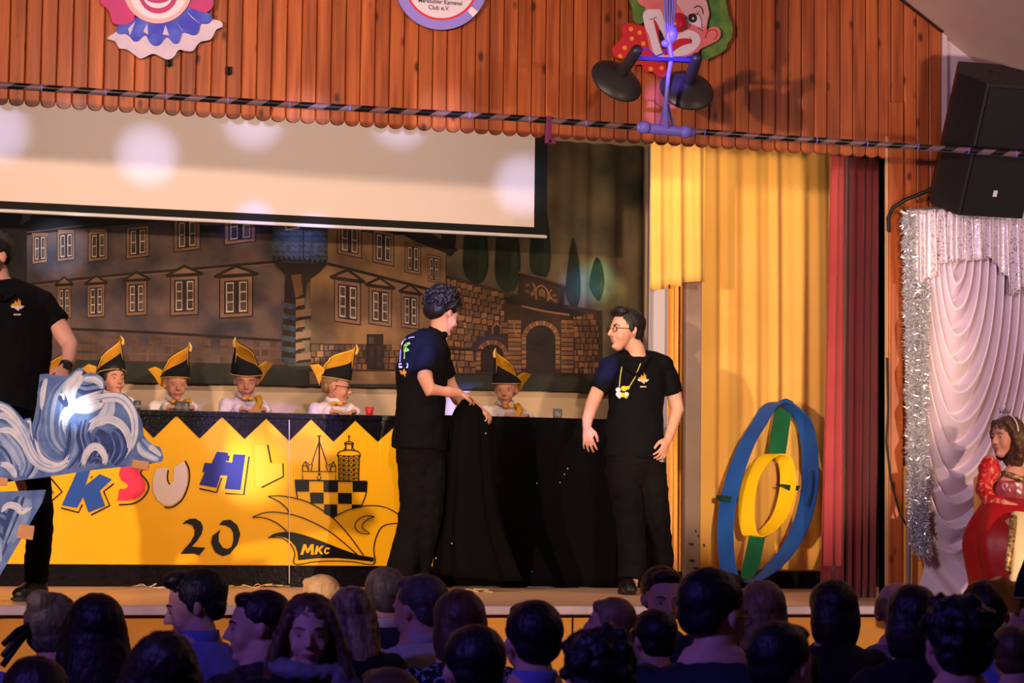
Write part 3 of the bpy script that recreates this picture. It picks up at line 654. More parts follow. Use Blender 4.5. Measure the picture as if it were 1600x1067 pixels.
# ------------------------------------------------------------------ black cloth hung over the front and held by the man
M_cloth = mat('black_molton', (7, 5.5, 6), (9, 7, 7), 4, .9, spec=.1)
b = MB()
xL, xR_ = at(690, 760, YT).x, at(962, 760, YT).x
def cl(u, v):
    x = xL + (xR_ - xL) * u
    return V((x, YT - .02 - .008 * math.sin(u * 19 + v) - .03 * (1 - v) * .5, ZS + .012 + (ztop + .012 - ZS - .012) * v))
b.grid(cl, 60, 20)
b.add([V((xL, YT - .02, ztop + .012)), V((xR_, YT - .02, ztop + .012)), V((xR_, YT + .3, ztop + .012)), V((xL, YT + .3, ztop + .012))], [(0, 1, 2, 3)])
tc = thing('black_cloth', V((xL + .4, YT - .03, ZS)), 'black cloth draped over the right part of the table front, one end gathered in hand', 'cloth')
b.build('draped_part', M_cloth, tc, solid=.006)
b = MB(); YM = 13.92
Lr = catmull([(722, 624), (706, 650), (699, 700), (692, 780), (683, 840), (676, 898)], 4); Rr = catmull([(736, 625), (756, 648), (762, 700), (770, 780), (786, 840), (812, 908)], 4)
rings = []; NN = 44
for i, (l, r) in enumerate(zip(Lr, Rr)):
    k = i / (len(Lr) - 1); A, B = at(l.x, l.y, YM), at(r.x, r.y, YM); c = (A + B) / 2; hw = (B - A).length / 2; ring = []
    for j in range(NN):
        a = 2 * PI * j / NN; fold = 1 + (.16 * math.sin(3 * a + .8) + .09 * math.sin(7 * a + 2 + k)) * min(1, k * 3 + .2)
        ring.append(V((c.x + hw * .93 * fold * math.cos(a), c.y + hw * .42 * fold * math.sin(a), max(c.z + (B.z - A.z) * .5 * math.cos(a), ZS + .01))))
    rings.append(ring)
b.add([p for r in rings for p in r], [(i * NN + j, i * NN + (j + 1) % NN, (i + 1) * NN + (j + 1) % NN, (i + 1) * NN + j) for i in range(len(rings) - 1) for j in range(NN)] + [tuple(range(NN))], 0, True)
b.build('gathered_part', M_cloth, tc, solid=.006)
for x, y in ((887, 732), (882, 741), (875, 754), (839, 755), (758, 657), (759, 677), (706, 849), (681, 872), (831, 893)):
    yy = YT - .06 if x > 800 else YM - .12
    MB().ball(at(x, y, yy), .0045, n=6, m=4).build('lint', mat('white_fleck', (220, 215, 205), rough=.6), tc)
# ------------------------------------------------------------------ things on the table
M_glass = mat('clear_glass', (235, 235, 240), rough=.05, trans=.9, spec=.5)
def tumbler(px, py, Y, h, r, label):
    P_ = at(px, py, Y); z = ztop + .001; b = MB(); T = Matrix.Translation((P_.x, Y, z))
    b.lathe([(0, .0), (r * .8, 0), (r, h * .5), (r * .93, h), (r * .88, h), (r * .92, h * .5), (r * .7, .01), (0, .01)], T)
    props(b.build('drinking_glass', M_glass), label, 'glass', 'drinking glasses on the long table')
tumbler(279, 640, YT + .3, .075, .028, 'drinking glass on the table in front of the boy with the sash and bare forehead')
tumbler(290, 640, YT + .36, .075, .028, 'second glass just right of the first, before the bare-headed boy')
tumbler(871, 648, YT + .2, .085, .032, 'round drinking glass alone on the black cloth beside the standing man with glasses')
tumbler(214, 638, YT + .25, .07, .026, 'drinking glass on the table just right of the painted wave')
P_ = at(577, 650, YT + .3); b = MB(); b.lathe([(0, 0), (.02, 0), (.03, .07), (.0, .07)], Matrix.Translation((P_.x, YT + .3, ztop)) )
props(b.build('red_cup', mat('red_plastic', (200, 40, 50), rough=.4)), 'small red and white cup on the table near the middle', 'cup')
# curled paper streamers on the stage floor
M_str = mat('paper_streamer', (222, 190, 110), rough=.6); M_str2 = mat('paper_streamer_white', (225, 205, 190), rough=.6)
def streamer(px0, px1, Y, mt, label, seed, n=5):
    rs = random.Random(seed); A = at(px0, 915, Y); B = at(px1, 915, Y); b = MB(); pts = []
    for k in range(n * 6 + 1):
        u = k / (n * 6); a = u * n * 2 * PI
        pts.append(V((A.x + (B.x - A.x) * u + .035 * math.sin(a * .7 + seed) + rs.uniform(-.006, .006), Y + .05 * math.sin(u * 5 + seed) + .03 * math.cos(a * 1.3), ZS + .004 + .012 * (1 + math.sin(a * (.8 + .3 * math.sin(u * 4)))) * (.4 + .6 * math.sin(u * 3) ** 2))))
    b.tube(pts, [(.0035, .0008)] * len(pts), n=5, dome=False)
    props(b.build('paper_streamer', mt), label, 'streamer', 'streamers on the stage floor')
streamer(208, 262, 14.35, M_str2, 'pale curly streamers on the stage floor, leftmost heap', 1, 6)
streamer(360, 448, 14.4, M_str, 'yellowish curly streamer on the floor below the painted crest', 2, 7)
streamer(700, 772, 13.6, M_str, 'golden curly streamer on the stage floor in front of the held cloth', 3, 5)

# ------------------------------------------------------------------ fascia decorations
YD = YF - .05
def cut(name, parent, outline, mt, Y, th=.012, edge=None, sm_=4):
    q = [(p_.x, p_.y) for p_ in catmull(outline, sm_, True)] if sm_ else outline
    b = MB(); b.prism([at(x, y, Y) for x, y in q], (0, th, 0), 0, 1); return b.build(name, [mt, edge or mt], parent, fix=False)
c_mag = mat('clown_magenta', (198, 50, 118), (170, 60, 120), 8, .5); c_face = mat('clown_face', (216, 168, 178), rough=.5); c_wht = mat('clown_white', (226, 210, 226), rough=.5)
c_blue = mat('clown_blue', (56, 62, 190), (90, 110, 215), 9, .5, contrast=(.45, .7)); c_lil = mat('clown_lilac', (206, 188, 208), (184, 168, 200), 8, .5); c_grn = mat('clown_green', (66, 108, 56), (110, 140, 62), 14, .5)
c_red = mat('clown_red', (206, 40, 44), (190, 40, 60), 7, .5); c_dot = mat('clown_dot', (236, 150, 50), rough=.5); c_pk = mat('clown_pink', (226, 128, 130), (214, 110, 118), 6, .5); c_blk = mat('clown_black', (40, 26, 30), rough=.5)
t1 = thing('painted_clown', at(250, 90, YD), 'painted clown face with pink hair and blue and white ruff, upper left', 'wall decoration')
Z1 = lambda q: [(140 + x / 6.667, y / 6.667) for x, y in q]
cut('ruff', t1, Z1([(185, 400), (280, 330), (500, 200), (1270, 200), (1385, 270), (1320, 310), (1260, 410), (1150, 440), (1075, 530), (1000, 530), (930, 520), (880, 590), (820, 620), (760, 600), (660, 560), (540, 610), (470, 570), (390, 515), (310, 500), (265, 430)]), c_lil, YD, sm_=5)
cut('blue_ruffle', t1, Z1([(285, 330), (300, 270), (460, 190), (1010, 80), (1240, 140), (1275, 200), (1230, 245), (1160, 250), (1130, 340), (1080, 365), (1000, 340), (960, 350), (930, 440), (880, 450), (830, 400), (790, 390), (735, 460), (680, 475), (630, 440), (590, 370), (550, 380), (505, 425), (460, 425), (420, 380), (370, 350), (320, 355)]), c_blue, YD - .010, .009)
for q in ([(400, 300), (480, 215), (420, 370)], [(560, 330), (600, 240), (610, 360)], [(760, 360), (790, 260), (830, 370)], [(950, 300), (900, 220), (985, 340)], [(1060, 180), (1010, 120), (1150, 250)]):
    pc = Painter(YD - .010, .001); pc.zf = (140, 0, 6.667); pc.fill(c_lil, q, 1); pc.mb.build('ruffle_fold', pc.mats, t1, fix=False)
cut('hair', t1, Z1([(110, 0), (140, -200), (400, -500), (1000, -500), (1250, -250), (1290, 0), (1270, 90), (1200, 130), (1110, 100), (900, 60), (480, 60), (470, 190), (400, 250), (300, 255), (240, 230), (200, 110), (150, 60)]), c_mag, YD - .013, .009)
cut('face', t1, [(140 + (710 + 362 * math.cos(a)) / 6.667, (-130 + 375 * math.sin(a)) / 6.667) for a in [k * PI / 20 for k in range(40)]], c_face, YD - .024, .01, sm_=0)
pc = Painter(YD - .024, .001)
pc.fill(c_wht, [(140 + (715 + 300 * math.cos(a)) / 6.667, (-90 + 290 * math.sin(a)) / 6.667) for a in [k * PI / 16 for k in range(32)]], 1)
pc.fill(c_mag, [(140 + (715 + 205 * math.cos(a)) / 6.667, (-70 + 212 * math.sin(a)) / 6.667) for a in [k * PI / 16 for k in range(17)]], 2)
pc.fill(c_wht, [(140 + (710 + 150 * math.cos(a)) / 6.667, (-40 + 125 * math.sin(a)) / 6.667) for a in [k * PI / 12 for k in range(13)]] + [(140 + (710 - 140 * math.cos(a)) / 6.667, (-40 + 75 * math.sin(a)) / 6.667) for a in [k * PI / 12 for k in range(13)]], 3)
pc.mb.build('smile', pc.mats, t1, fix=False)
# club roundel
t2 = thing('club_sign', at(690, 46, YD), 'round white club sign with lilac rim hanging at the top of the plank wall', 'sign')
disc = lambda r, n=56, cx=690, cy=-26: [(cx + r * math.cos(2 * PI * k / n), cy + r * math.sin(2 * PI * k / n)) for k in range(n)]
cut('rim', t2, disc(72.5), mat('sign_lilac', (140, 124, 214), rough=.5), YD, sm_=0)
pc = Painter(YD, .001); pc.fill(K_red, disc(57.5), 1); pc.fill(mat('sign_white', (214, 200, 216), rough=.5), disc(54.5), 2)
pc.fill(c_wht, [(690 + r * math.cos(a), -26 + r * math.sin(a)) for r, a in ((72, .66), (72, .82), (59, .82), (59, .66))], 2)
pc.mb.build('sign_face', pc.mats, t2, fix=False)
kt = mat('sign_text', (52, 40, 74), rough=.6)
text('sign_text', 'Marksuhler Karneval', at(688, 3, YD - .005), .024, kt, t2, 0, .012, .86); text('sign_text', 'Club e.V.', at(686, 12.5, YD - .005), .024, kt, t2, 0, .012, .95)
# second clown
t3 = thing('painted_clown', at(1050, 110, YD), 'painted laughing clown with green curls and red dotted bow behind the hanging lamps', 'wall decoration')
Z3 = lambda q: [(920 + x / 4.85, y / 4.85) for x, y in q]
cut('hair', t3, Z3([(320, -60), (330, 60), (345, 150), (400, 180), (560, 60), (800, 200), (870, 440), (940, 430), (1030, 380), (1050, 330), (1085, 280), (1090, 200), (1060, 120), (1040, 20), (1010, -60), (800, -200), (500, -200)]), c_grn, YD, sm_=5)
cut('bow', t3, Z3([(255, 280), (250, 210), (300, 175), (360, 185), (430, 210), (480, 300), (560, 400), (590, 560), (540, 580), (480, 545), (430, 545), (400, 490), (340, 490), (240, 440), (195, 430), (180, 370), (210, 330)]), c_red, YD - .012, .011, sm_=5)
cut('face', t3, Z3([(380, -50), (390, 30), (430, 60), (420, 150), (440, 250), (480, 400), (540, 440), (700, 440), (800, 420), (850, 370), (910, 340), (980, 300), (1000, 250), (980, 210), (930, 205), (895, 230), (900, 160), (915, 100), (880, 50), (870, -10), (840, -60), (600, -150)]), c_pk, YD - .023, .011, sm_=5)
for x, y in ((320, 220), (385, 247), (326, 292), (413, 330), (272, 362), (238, 425), (470, 522), (552, 515)):
    pc = Painter(YD - .012, .001); pc.zf = (920, 0, 4.85)
    pc.fill(c_dot, [(x + 17 * math.cos(a), y + 17 * math.sin(a)) for a in [k * PI / 6 for k in range(12)]], 1)
    pc.mb.build('bow_dot', pc.mats, t3, fix=False)
pc = Painter(YD - .023, .001); pc.zf = (920, 0, 4.85)
pc.fill(c_wht, [(410, 110), (440, 75), (500, 70), (545, 80), (580, 180), (640, 300), (700, 235), (770, 230), (830, 260), (845, 320), (800, 380), (740, 415), (640, 430), (540, 435), (490, 390), (460, 280), (425, 200)], 1, smooth=4)
pc.fill(c_red, [(490, 145), (530, 200), (560, 300), (600, 350), (680, 295), (770, 295), (775, 325), (700, 350), (600, 415), (560, 400), (520, 280)], 2, smooth=3)
pc.fill(c_blk, [(530, 220), (560, 260), (590, 350), (560, 370), (535, 300)], 3, smooth=3)
pc.stroke(c_blk, [(460, 150), (490, 140), (515, 128)], 5, 3); pc.stroke(c_blk, [(765, 280), (772, 300), (775, 335)], 5, 3)
pc.fill(c_face, [(650, -40), (850, -40), (905, 60), (900, 150), (880, 200), (800, 180), (720, 100)], 1, smooth=4)
pc.fill(c_wht, [(735, 150), (760, 115), (820, 110), (850, 150), (855, 205), (820, 200), (780, 180)], 2, smooth=4)
pc.fill(c_blk, disc(34, 20, 787, 138), 3); pc.fill(c_wht, disc(9, 10, 790, 140), 4)
pc.stroke(c_blk, [(740, 145), (765, 110), (830, 108), (852, 150), (856, 210)], 5, 3); pc.stroke(c_blk, [(798, 60), (830, 45), (858, 65), (868, 105)], 9, 3); pc.stroke(c_blk, [(812, 115), (838, 82)], 5, 3); pc.stroke(c_blk, [(820, 210), (868, 235)], 5, 3); pc.stroke(c_blk, [(770, 180), (762, 215)], 5, 3)
pc.stroke(c_red, [(880, 290), (900, 240), (950, 225), (975, 260), (950, 300)], 9, 3)
pc.mb.build('face_paint', pc.mats, t3, fix=False)
b = MB(); b.ball(at(920 + 680 / 4.85, 170 / 4.85, YD - .04), (.045, .03, .055)); b.build('nose', mat('clown_nose', (190, 30, 60), rough=.3), t3)
# small brackets / hooks on the planks
for i, (x, y, lb) in enumerate(((357, 110, 'small black bracket on the planks right of the pink-haired clown'), (264, 97, 'metal hook below the ruff of the pink-haired clown'))):
    b = MB(); P_ = at(x, y, YF - .015); b.box(P_ - V((.018, .01, .02)), P_ + V((.018, .012, .02))); b.tube([P_ + V((0, -.01, .01)), P_ + V((0, -.03, -.01)), P_ + V((0, -.01, -.025))], .005)
    props(b.build('wall_hook', mat('dark_metal', (26, 24, 24), rough=.4, metal=.6), bevel=.002), lb, 'hook')

# ------------------------------------------------------------------ striped pipe and hanging rig
YP_ = 11.15
pts = [at(-160, 121, YP_), at(0, 133, YP_), at(400, 160, YP_), at(800, 184, YP_), at(1000, 199, YP_), at(1200, 214, YP_), at(1470, 232, YP_), at(1700, 249, YP_)]
m = bpy.data.materials.new('striped_wrap'); m.use_nodes = True; nt = m.node_tree; bs = nt.nodes['Principled BSDF']; bs.inputs['Roughness'].default_value = .3
tcn = nt.nodes.new('ShaderNodeTexCoord'); sx = nt.nodes.new('ShaderNodeSeparateXYZ'); nt.links.new(tcn.outputs['Object'], sx.inputs[0])
m1 = nt.nodes.new('ShaderNodeMath'); m1.operation = 'MULTIPLY_ADD'; m1.inputs[1].default_value = -1.6; nt.links.new(sx.outputs['Z'], m1.inputs[0]); nt.links.new(sx.outputs['X'], m1.inputs[2])
m2 = nt.nodes.new('ShaderNodeMath'); m2.operation = 'DIVIDE'; m2.inputs[1].default_value = .155; nt.links.new(m1.outputs[0], m2.inputs[0])
m3 = nt.nodes.new('ShaderNodeMath'); m3.operation = 'FRACT'; nt.links.new(m2.outputs[0], m3.inputs[0])
m4 = nt.nodes.new('ShaderNodeMath'); m4.operation = 'GREATER_THAN'; m4.inputs[1].default_value = .5; nt.links.new(m3.outputs[0], m4.inputs[0])
mxn = nt.nodes.new('ShaderNodeMixRGB'); mxn.inputs[1].default_value = lin((14, 12, 20)); mxn.inputs[2].default_value = lin((104, 78, 84)); nt.links.new(m4.outputs[0], mxn.inputs[0]); nt.links.new(mxn.outputs[0], bs.inputs['Base Color'])
tp = thing('striped_pipe', at(700, 178, YP_), 'long black and grey striped pipe running across the stage opening', 'pipe')
b = MB(); b.tube(pts, .017, n=14); b.build('pipe', m, tp)
M_vio = mat('violet_lit_plastic', (120, 108, 215), rough=.35)  # violet light on cables, clamp and ties is put into the colour
for x in (65, 165, 260, 356, 452, 546, 733, 826, 915, 1100, 1275, 1354, 1433, 1512, 1587):
    for (xa_, ya_), (xb_, yb_) in zip([(-160, 121), (0, 133), (400, 160), (800, 184), (1000, 199), (1200, 214), (1470, 232)], [(0, 133), (400, 160), (800, 184), (1000, 199), (1200, 214), (1470, 232), (1700, 249)]):
        if xa_ <= x < xb_: y = ya_ + (yb_ - ya_) * (x - xa_) / (xb_ - xa_)
    P_ = at(x, y, YP_); b = MB(); b.tube([P_ - V((.003, 0, 0)), P_ + V((.003, 0, 0))], .0185, n=12, dome=False); b.build('cable_tie', M_vio, tp)
b = MB(); P_ = at(857, 188, YP_); b.box(P_ + V((-.016, -.02, -.12)), P_ + V((.012, .012, .02))); b.box(P_ + V((-.004, -.02, -.125)), P_ + V((.035, .0, -.10))); b.build('clamp', mat('maroon_metal', (96, 20, 70), rough=.4), tp, bevel=.003)
tr = thing('lamp_rig', at(1040, 205, YP_ - .03), 'hanging rig with two tilted black dish lamps on a violet lit cable bundle', 'lamp')
b = MB(); a_, c_ = at(1000, 199, YP_), at(1079, 207, YP_); b.tube([a_, c_], .027, n=14); b.ball(a_ + V((.02, -.01, 0)), .034); b.ball(c_ - V((.03, .01, 0)), .034); b.build('tee_clamp', M_vio, tr)
b = MB(); Y2 = YP_ - .1
b.tube([at(1042, 203, YP_), at(1040, 165, Y2), at(1044, 120, Y2), at(1049, 90, Y2), at(1044, 60, Y2), at(1047, 0, Y2), at(1047, -60, Y2), at(1047, -200, Y2)], [.02, .011, .011, .012, .016, .02, .02, .02])
b.tube([at(1030, 195, YP_), at(1040, 160, Y2)], .005); b.tube([at(1052, 197, YP_), at(1043, 160, Y2)], .007)
for k in range(5): b.tube([at(1037 + k * 5, -200, Y2), at(1038 + k * 4.5, 0, Y2 - .02), at(1040 + k * 3, 40, Y2 - .02), at(1042 + k * 2.4, 62, Y2)], .0055, n=8)
b.ball(at(1050, 52, Y2), (.03, .03, .05)); b.ball(at(1040, 68, Y2), (.024, .02, .02)); b.build('cable_bundle', M_vio, tr)
M_bkm = mat('black_lamp_metal', (50, 46, 46), rough=.42, metal=.2, spec=.5)
b = MB(); b.bar(at(995, 91, Y2), at(1085, 95, Y2), .02, .03); b.tube([at(1000, 78, Y2), at(1012, 76, Y2 - .02), at(1024, 88, Y2), at(1036, 84, Y2), at(1044, 74, Y2)], .004, n=8); b.tube([at(1050, 90, Y2), at(1070, 90, Y2), at(1090, 86, Y2)], .005, n=8); b.build('cross_bar', mat('dark_violet_metal', (50, 34, 90), rough=.4), tr)
for (hx, hy, dx, dy, tilt) in ((994, 80, 969, 118, 1), (1088, 92, 1076, 132, 1)):
    top, ctr_ = at(hx, hy, Y2 - .02), at(dx, dy, Y2 + .13); ax = (ctr_ - top).normalized()
    q = ax.to_track_quat('Z', 'X').to_matrix().to_4x4(); Mx = Matrix.Translation(ctr_) @ q
    sh = MB().lathe([(.024, -.02), (.04, -.014), (.105, .012), (.142, .036), (.145, .045), (.135, .047), (.07, .032), (.0, .027)], Mx, 36).build('lamp_shade', M_bkm, tr)
    ln = (ctr_ - top).length; MB().lathe([(.0, -ln - .03), (.022, -ln - .026), (.03, -ln - .01), (.031, -.03), (.026, -.015), (.0, -.01)], Mx, 20).build('lamp_holder', M_bkm, tr)
    MB().ball(Mx @ V((0, 0, .05)), (.03, .03, .034)).build('bulb', mat('lamp_glass', (120, 100, 90), rough=.2), sh)

# ------------------------------------------------------------------ loudspeaker
ts = thing('loudspeaker', at(1540, 320, 11.57), 'large black loudspeaker tilted forward, hanging in the right corner', 'speaker')
tl = math.radians(-27); Rr_ = Matrix.Rotation(math.radians(0), 3, 'Z') @ Matrix.Rotation(-tl, 3, 'X')
cS = at(1536, 218, 11.57); wf, wb, dep, hh = .235, .12, .44, .385
def sp(x, y, z): return cS + Rr_ @ V((x, y, z))
b = MB(); n_ = [(-wf * .72, -dep / 2), (wf, -dep / 2), (wf * .95, dep / 2 - .1), (wb, dep / 2), (-wb * 1.2, dep / 2), (-wf * 1.05, dep / 2 - .22), (-wf * 1.1, -dep * .1)]
b.add([sp(x, y, -hh) for x, y in n_] + [sp(x, y, hh) for x, y in n_], [tuple(range(7))[::-1], tuple(range(7, 14))] + [(k, (k + 1) % 7, 7 + (k + 1) % 7, 7 + k) for k in range(7)])
b.build('cabinet', mat('speaker_black', (30, 26, 24), rough=.5), ts, bevel=.008)
b = MB(); b.add([sp(x, -dep / 2 - .012, z) for x, z in ((-wf * .66, -hh + .02), (wf * .94, -hh + .02), (wf * .94, hh - .02), (-wf * .66, hh - .02))] + [sp(x, -dep / 2 + .002, z) for x, z in ((-wf * .66, -hh + .02), (wf * .94, -hh + .02), (wf * .94, hh - .02), (-wf * .66, hh - .02))], [(0, 1, 2, 3), (0, 4, 5, 1), (1, 5, 6, 2), (2, 6, 7, 3), (3, 7, 4, 0)])
b.build('front_grille', mat('speaker_grille', (16, 13, 14), rough=.6), ts)
b = MB(); b.box((-.012, -.003, -.018), (.012, 0, .018)); b.v = [sp(p.x + .02, p.y - dep / 2 - .013, p.z - hh * .62) for p in b.v]; b.build('badge', mat('badge_white', (205, 195, 205), rough=.5), ts)
b = MB(); b.tube([sp(0, .05, hh - .005), sp(0, .05, hh + .004)], .035, n=16, dome=False); b.build('socket', mat('speaker_black'  , (30, 26, 24)), ts)
b = MB(); b.tube([sp(.05, dep / 2 - .02, .1), V((sp(.25, 0, 0).x, YF + .01, sp(0, dep / 2, .1).z + .03))], .02); b.build('bracket', M_bkm, ts)
M_cab = mat('black_cable', (16, 14, 14), rough=.6)
b = MB(); b.tube([at(1389, 360, YF - .05), at(1388, 340, YF - .05), at(1395, 325, YF - .06), at(1415, 312, YF - .1), at(1450, 298, YF - .15), at(1466, 290, YF - .2)], .011, n=8)
props(b.build('thick_cable', M_cab), 'thick black cable from the post to the loudspeaker', 'cable')
b = MB(); b.tube([at(1386, 560, YF - .05), at(1388, 640, YF - .05), at(1385, 690, YF - .05), at(1392, 750, YF - .05), at(1405, 800, YF - .07), at(1421, 830, YF - .1)], .006, n=8)
props(b.build('thin_cable', M_cab), 'thin black cable hanging beside the wooden post behind the tinsel', 'cable')

# ------------------------------------------------------------------ hoop prop
YH = 13.75
th = thing('hoop_prop', at(1170, 905, YH), 'tall oval blue hoop with smaller yellow hoop inside, leaning on the yellow curtain', 'prop')
def hoop(name, q, m, wid, dvec, t_=.012):
    c = catmull(q, 8, True); n = len(c); b = MB(); vs = []
    cen = sum((V((p.x, p.y, 0)) for p in c), V((0, 0, 0))) / n
    for p in c:
        o_ = (V((p.x, p.y, 0)) - cen).normalized() * 2.4
        A, A2 = at(p.x, p.y, YH + lean(p.y)), at(p.x - o_.x, p.y - o_.y, YH + lean(p.y)); vs += [A, A + dvec, A2 + dvec, A2]
    b.add(vs, [(4 * i + k, 4 * i + (k + 1) % 4, 4 * ((i + 1) % n) + (k + 1) % 4, 4 * ((i + 1) % n) + k) for i in range(n) for k in range(4)], 0, False)
    return b.build(name, m, th, bevel=.002)
lean = lambda y: .45 * (905 - y) / 275
Zh = lambda q: [(1080 + x / 3.138, 600 + y / 3.138) for x, y in q]
M_hb = mat('blue_paint', (30, 84, 158), (24, 66, 140), 4, .45); M_hy = mat('yellow_paint', (248, 198, 20), (240, 186, 18), 4, .45); M_hg = mat('green_paint', (30, 104, 62), (24, 88, 54), 5, .5); M_hd = mat('dark_green_paint', (18, 56, 42), rough=.5)
dv = V((-.30, .14, .015)) ; dvo = V((-.20, .20, .0))
hoop('outer_hoop', Zh([(470, 85), (520, 105), (585, 170), (615, 260), (627, 400), (620, 540), (585, 680), (520, 810), (430, 910), (340, 965), (290, 975), (235, 950), (215, 880), (205, 780), (205, 680), (220, 560), (255, 430), (310, 290), (370, 190), (420, 110)]), M_hb, 0, V((-.07, .10, .0)))
hoop('inner_hoop', Zh([(470, 345), (500, 375), (515, 450), (510, 540), (480, 640), (430, 705), (370, 745), (330, 745), (312, 700), (305, 640), (310, 540), (335, 450), (380, 380), (425, 345)]), M_hy, 0, V((-.065, .10, .0)))
def strut(q, m, d0):
    b = MB(); b.prism([at(x, y, YH + lean(y) + .03) for x, y in Zh(q)], d0, 0); b.build('strut', m, th, bevel=.002)
strut([(415, 110), (492, 145), (462, 352), (380, 330)], M_hg, V((0, .012, 0)))
strut([(288, 742), (362, 757), (335, 895), (300, 950), (240, 955)], M_hg, V((0, .012, 0)))
strut([(440, 490), (535, 500), (525, 522), (480, 522)], M_hd, V((-.0, .1, 0)))
strut([(148, 545), (232, 555), (228, 580), (195, 582), (150, 568)], M_hd, V((.0, .1, 0)))
b = MB(); b.tube([at(x, y, YH + lean(y) - .012) for x, y in Zh([(588, 425), (590, 480), (583, 540), (565, 595)])], .007, n=8); b.build('handle', M_hb, th)
b = MB(); b.tube([at(x, y, YH + lean(y) + .06) for x, y in Zh([(420, 112), (440, 88), (465, 80), (492, 92), (498, 112)])], .014, n=8); b.build('hook', M_hb, th)

# ------------------------------------------------------------------ draped throne backdrop with valance and tinsel
YR = 11.78
M_drape = mat('white_satin', (214, 194, 206), (204, 182, 198), 2, .6, sheen=.2)
td2 = thing('draped_backdrop', at(1520, 935, YR), 'white swagged fabric backdrop behind the seated princess', 'backdrop')
b = MB(); xa2, xb2 = at(1440, 700, YR).x, at(1690, 700, YR).x; zt2_, zb2_ = at(1500, 385, YR).z, ZS + .01
def df(u, v):
    x = xa2 + (xb2 - xa2) * u; z = zb2_ + (zt2_ - zb2_) * v
    px_, py_ = pix(V((x, YR, z))); a = (px_ - 1487) / 17.0; c = (py_ - 395) / 60.0
    r = math.sqrt((a if a > 0 else a * 1.4) ** 2 + max(c, 0) ** 2) + .12 * math.sin(a * .5 + c * .8)
    ph = r * 1.45; s_ = ph - math.floor(ph); q_ = min(s_ / .34, 1.0); q_ = q_ * q_ * (3 - 2 * q_); saw = q_ * (1 - max(0, s_ - .2) / .8) ** .85
    r /= 4.55
    if r > 1.62:
        w2 = (px_ - 1440) * .05 - (py_ - 900) * .045; ph2 = w2; saw = saw * max(0, 1 - (r - 1.62) * 6) + (.5 + .5 * math.sin(ph2 * 2.2)) * .5 * min(1, (r - 1.62) * 6)
    return V((x, YR + .03 - .12 * saw, z))
b.grid(df, 300, 460); b.build('swagged_cloth', M_drape, td2, solid=.003)
b = MB(); 

pole = MB(); pole.tube([at(1422, 328, YR + .03), V((at(1422, 328, YR).x, YR + .03, ZS))], .015); pole.tube([at(1418, 330, YR + .03), at(1700, 312, YR + .03)], .015); pole.build('support_pole', mat('pole_metal', (150, 140, 140), rough=.4, metal=.7), td2)
m = mat('sequin_cloth', (200, 182, 192), rough=.3, metal=.25, spec=.6); nt = m.node_tree; bs = nt.nodes['Principled BSDF']
tcn = nt.nodes.new('ShaderNodeTexCoord'); vo = nt.nodes.new('ShaderNodeTexVoronoi'); vo.inputs['Scale'].default_value = 130; nt.links.new(tcn.outputs['Object'], vo.inputs['Vector'])
bp = nt.nodes.new('ShaderNodeBump'); bp.inputs['Strength'].default_value = 1; bp.inputs['Distance'].default_value = .006
sep = nt.nodes.new('ShaderNodeSeparateColor'); nt.links.new(vo.outputs['Color'], sep.inputs[0]); nt.links.new(sep.outputs[0], bp.inputs['Height']); nt.links.new(bp.outputs[0], bs.inputs['Normal'])
mr = nt.nodes.new('ShaderNodeMapRange'); mr.inputs['From Min'].default_value = .8; mr.inputs['From Max'].default_value = .85; nt.links.new(sep.outputs[1], mr.inputs['Value']); nt.links.new(mr.outputs[0], bs.inputs['Metallic'])
b = MB(); YV = YR - .09; x0_, x1_ = at(1420, 400, YV).x, at(1690, 400, YV).x
hem = [(1420, 447), (1432, 443), (1436, 447), (1445, 438), (1452, 436), (1460, 425), (1469, 412), (1480, 410), (1500, 407), (1520, 407), (1546, 405), (1556, 414), (1563, 428), (1570, 432), (1573, 460), (1581, 462), (1590, 450), (1600, 448), (1640, 470), (1700, 480)]
def hy(x):
    for (a, ya), (c, yc) in zip(hem, hem[1:]):
        if x <= c: return ya + (yc - ya) * (x - a) / (c - a)
    return 470
def vf(u, v):
    x = x0_ + (x1_ - x0_) * u; px_ = 1420 + 270 * u; zt = at(px_, 330 - (px_ - 1420) * .07, YV).z; zb = at(px_, hy(px_), YV).z
    f = .02 * math.sin(u * 120) + .01 * math.sin(u * 77 + 1)
    return V((x + .008 * math.sin(u * 90 + 2) * (1 - v), YV + f * (1.1 - .5 * v), zb + (zt - zb) * v))
b.grid(vf, 260, 16); b.build('sequin_valance', m, td2, solid=.002)
# tinsel garland: thin foil strips round a hanging cord
M_tin = mat('silver_foil', (225, 222, 228), rough=.22, metal=.72, spec=1.0)
def tinsel(name, path, rad, n, lab, seed):
    rs = random.Random(seed); b = MB()
    for k in range(n):
        u = rs.random() * (len(path) - 1); i = int(u); p = path[i].lerp(path[i + 1], u - i)
        a = rs.random() * 2 * PI; e = rs.uniform(-.9, .9); d = V((math.cos(a), math.sin(a) * .7, e)).normalized() * rad * rs.uniform(.55, 1.15)
        s_ = V((rs.uniform(-1, 1), rs.uniform(-1, 1), rs.uniform(-1, 1))).cross(d).normalized() * .0032
        mid = p + d * .55 + V((rs.uniform(-1, 1), rs.uniform(-1, 1), rs.uniform(-1, 1))) * .008; tip = p + d
        b.add([p - s_, p + s_, mid + s_, mid - s_, tip + s_ * .6, tip - s_ * .6], [(0, 1, 2, 3), (3, 2, 4, 5)])
    for q in range(len(path) - 1): b.tube([path[q], path[q + 1]], .004, n=5, dome=False)
    props(b.build(name, M_tin, fix=False), lab, 'garland')
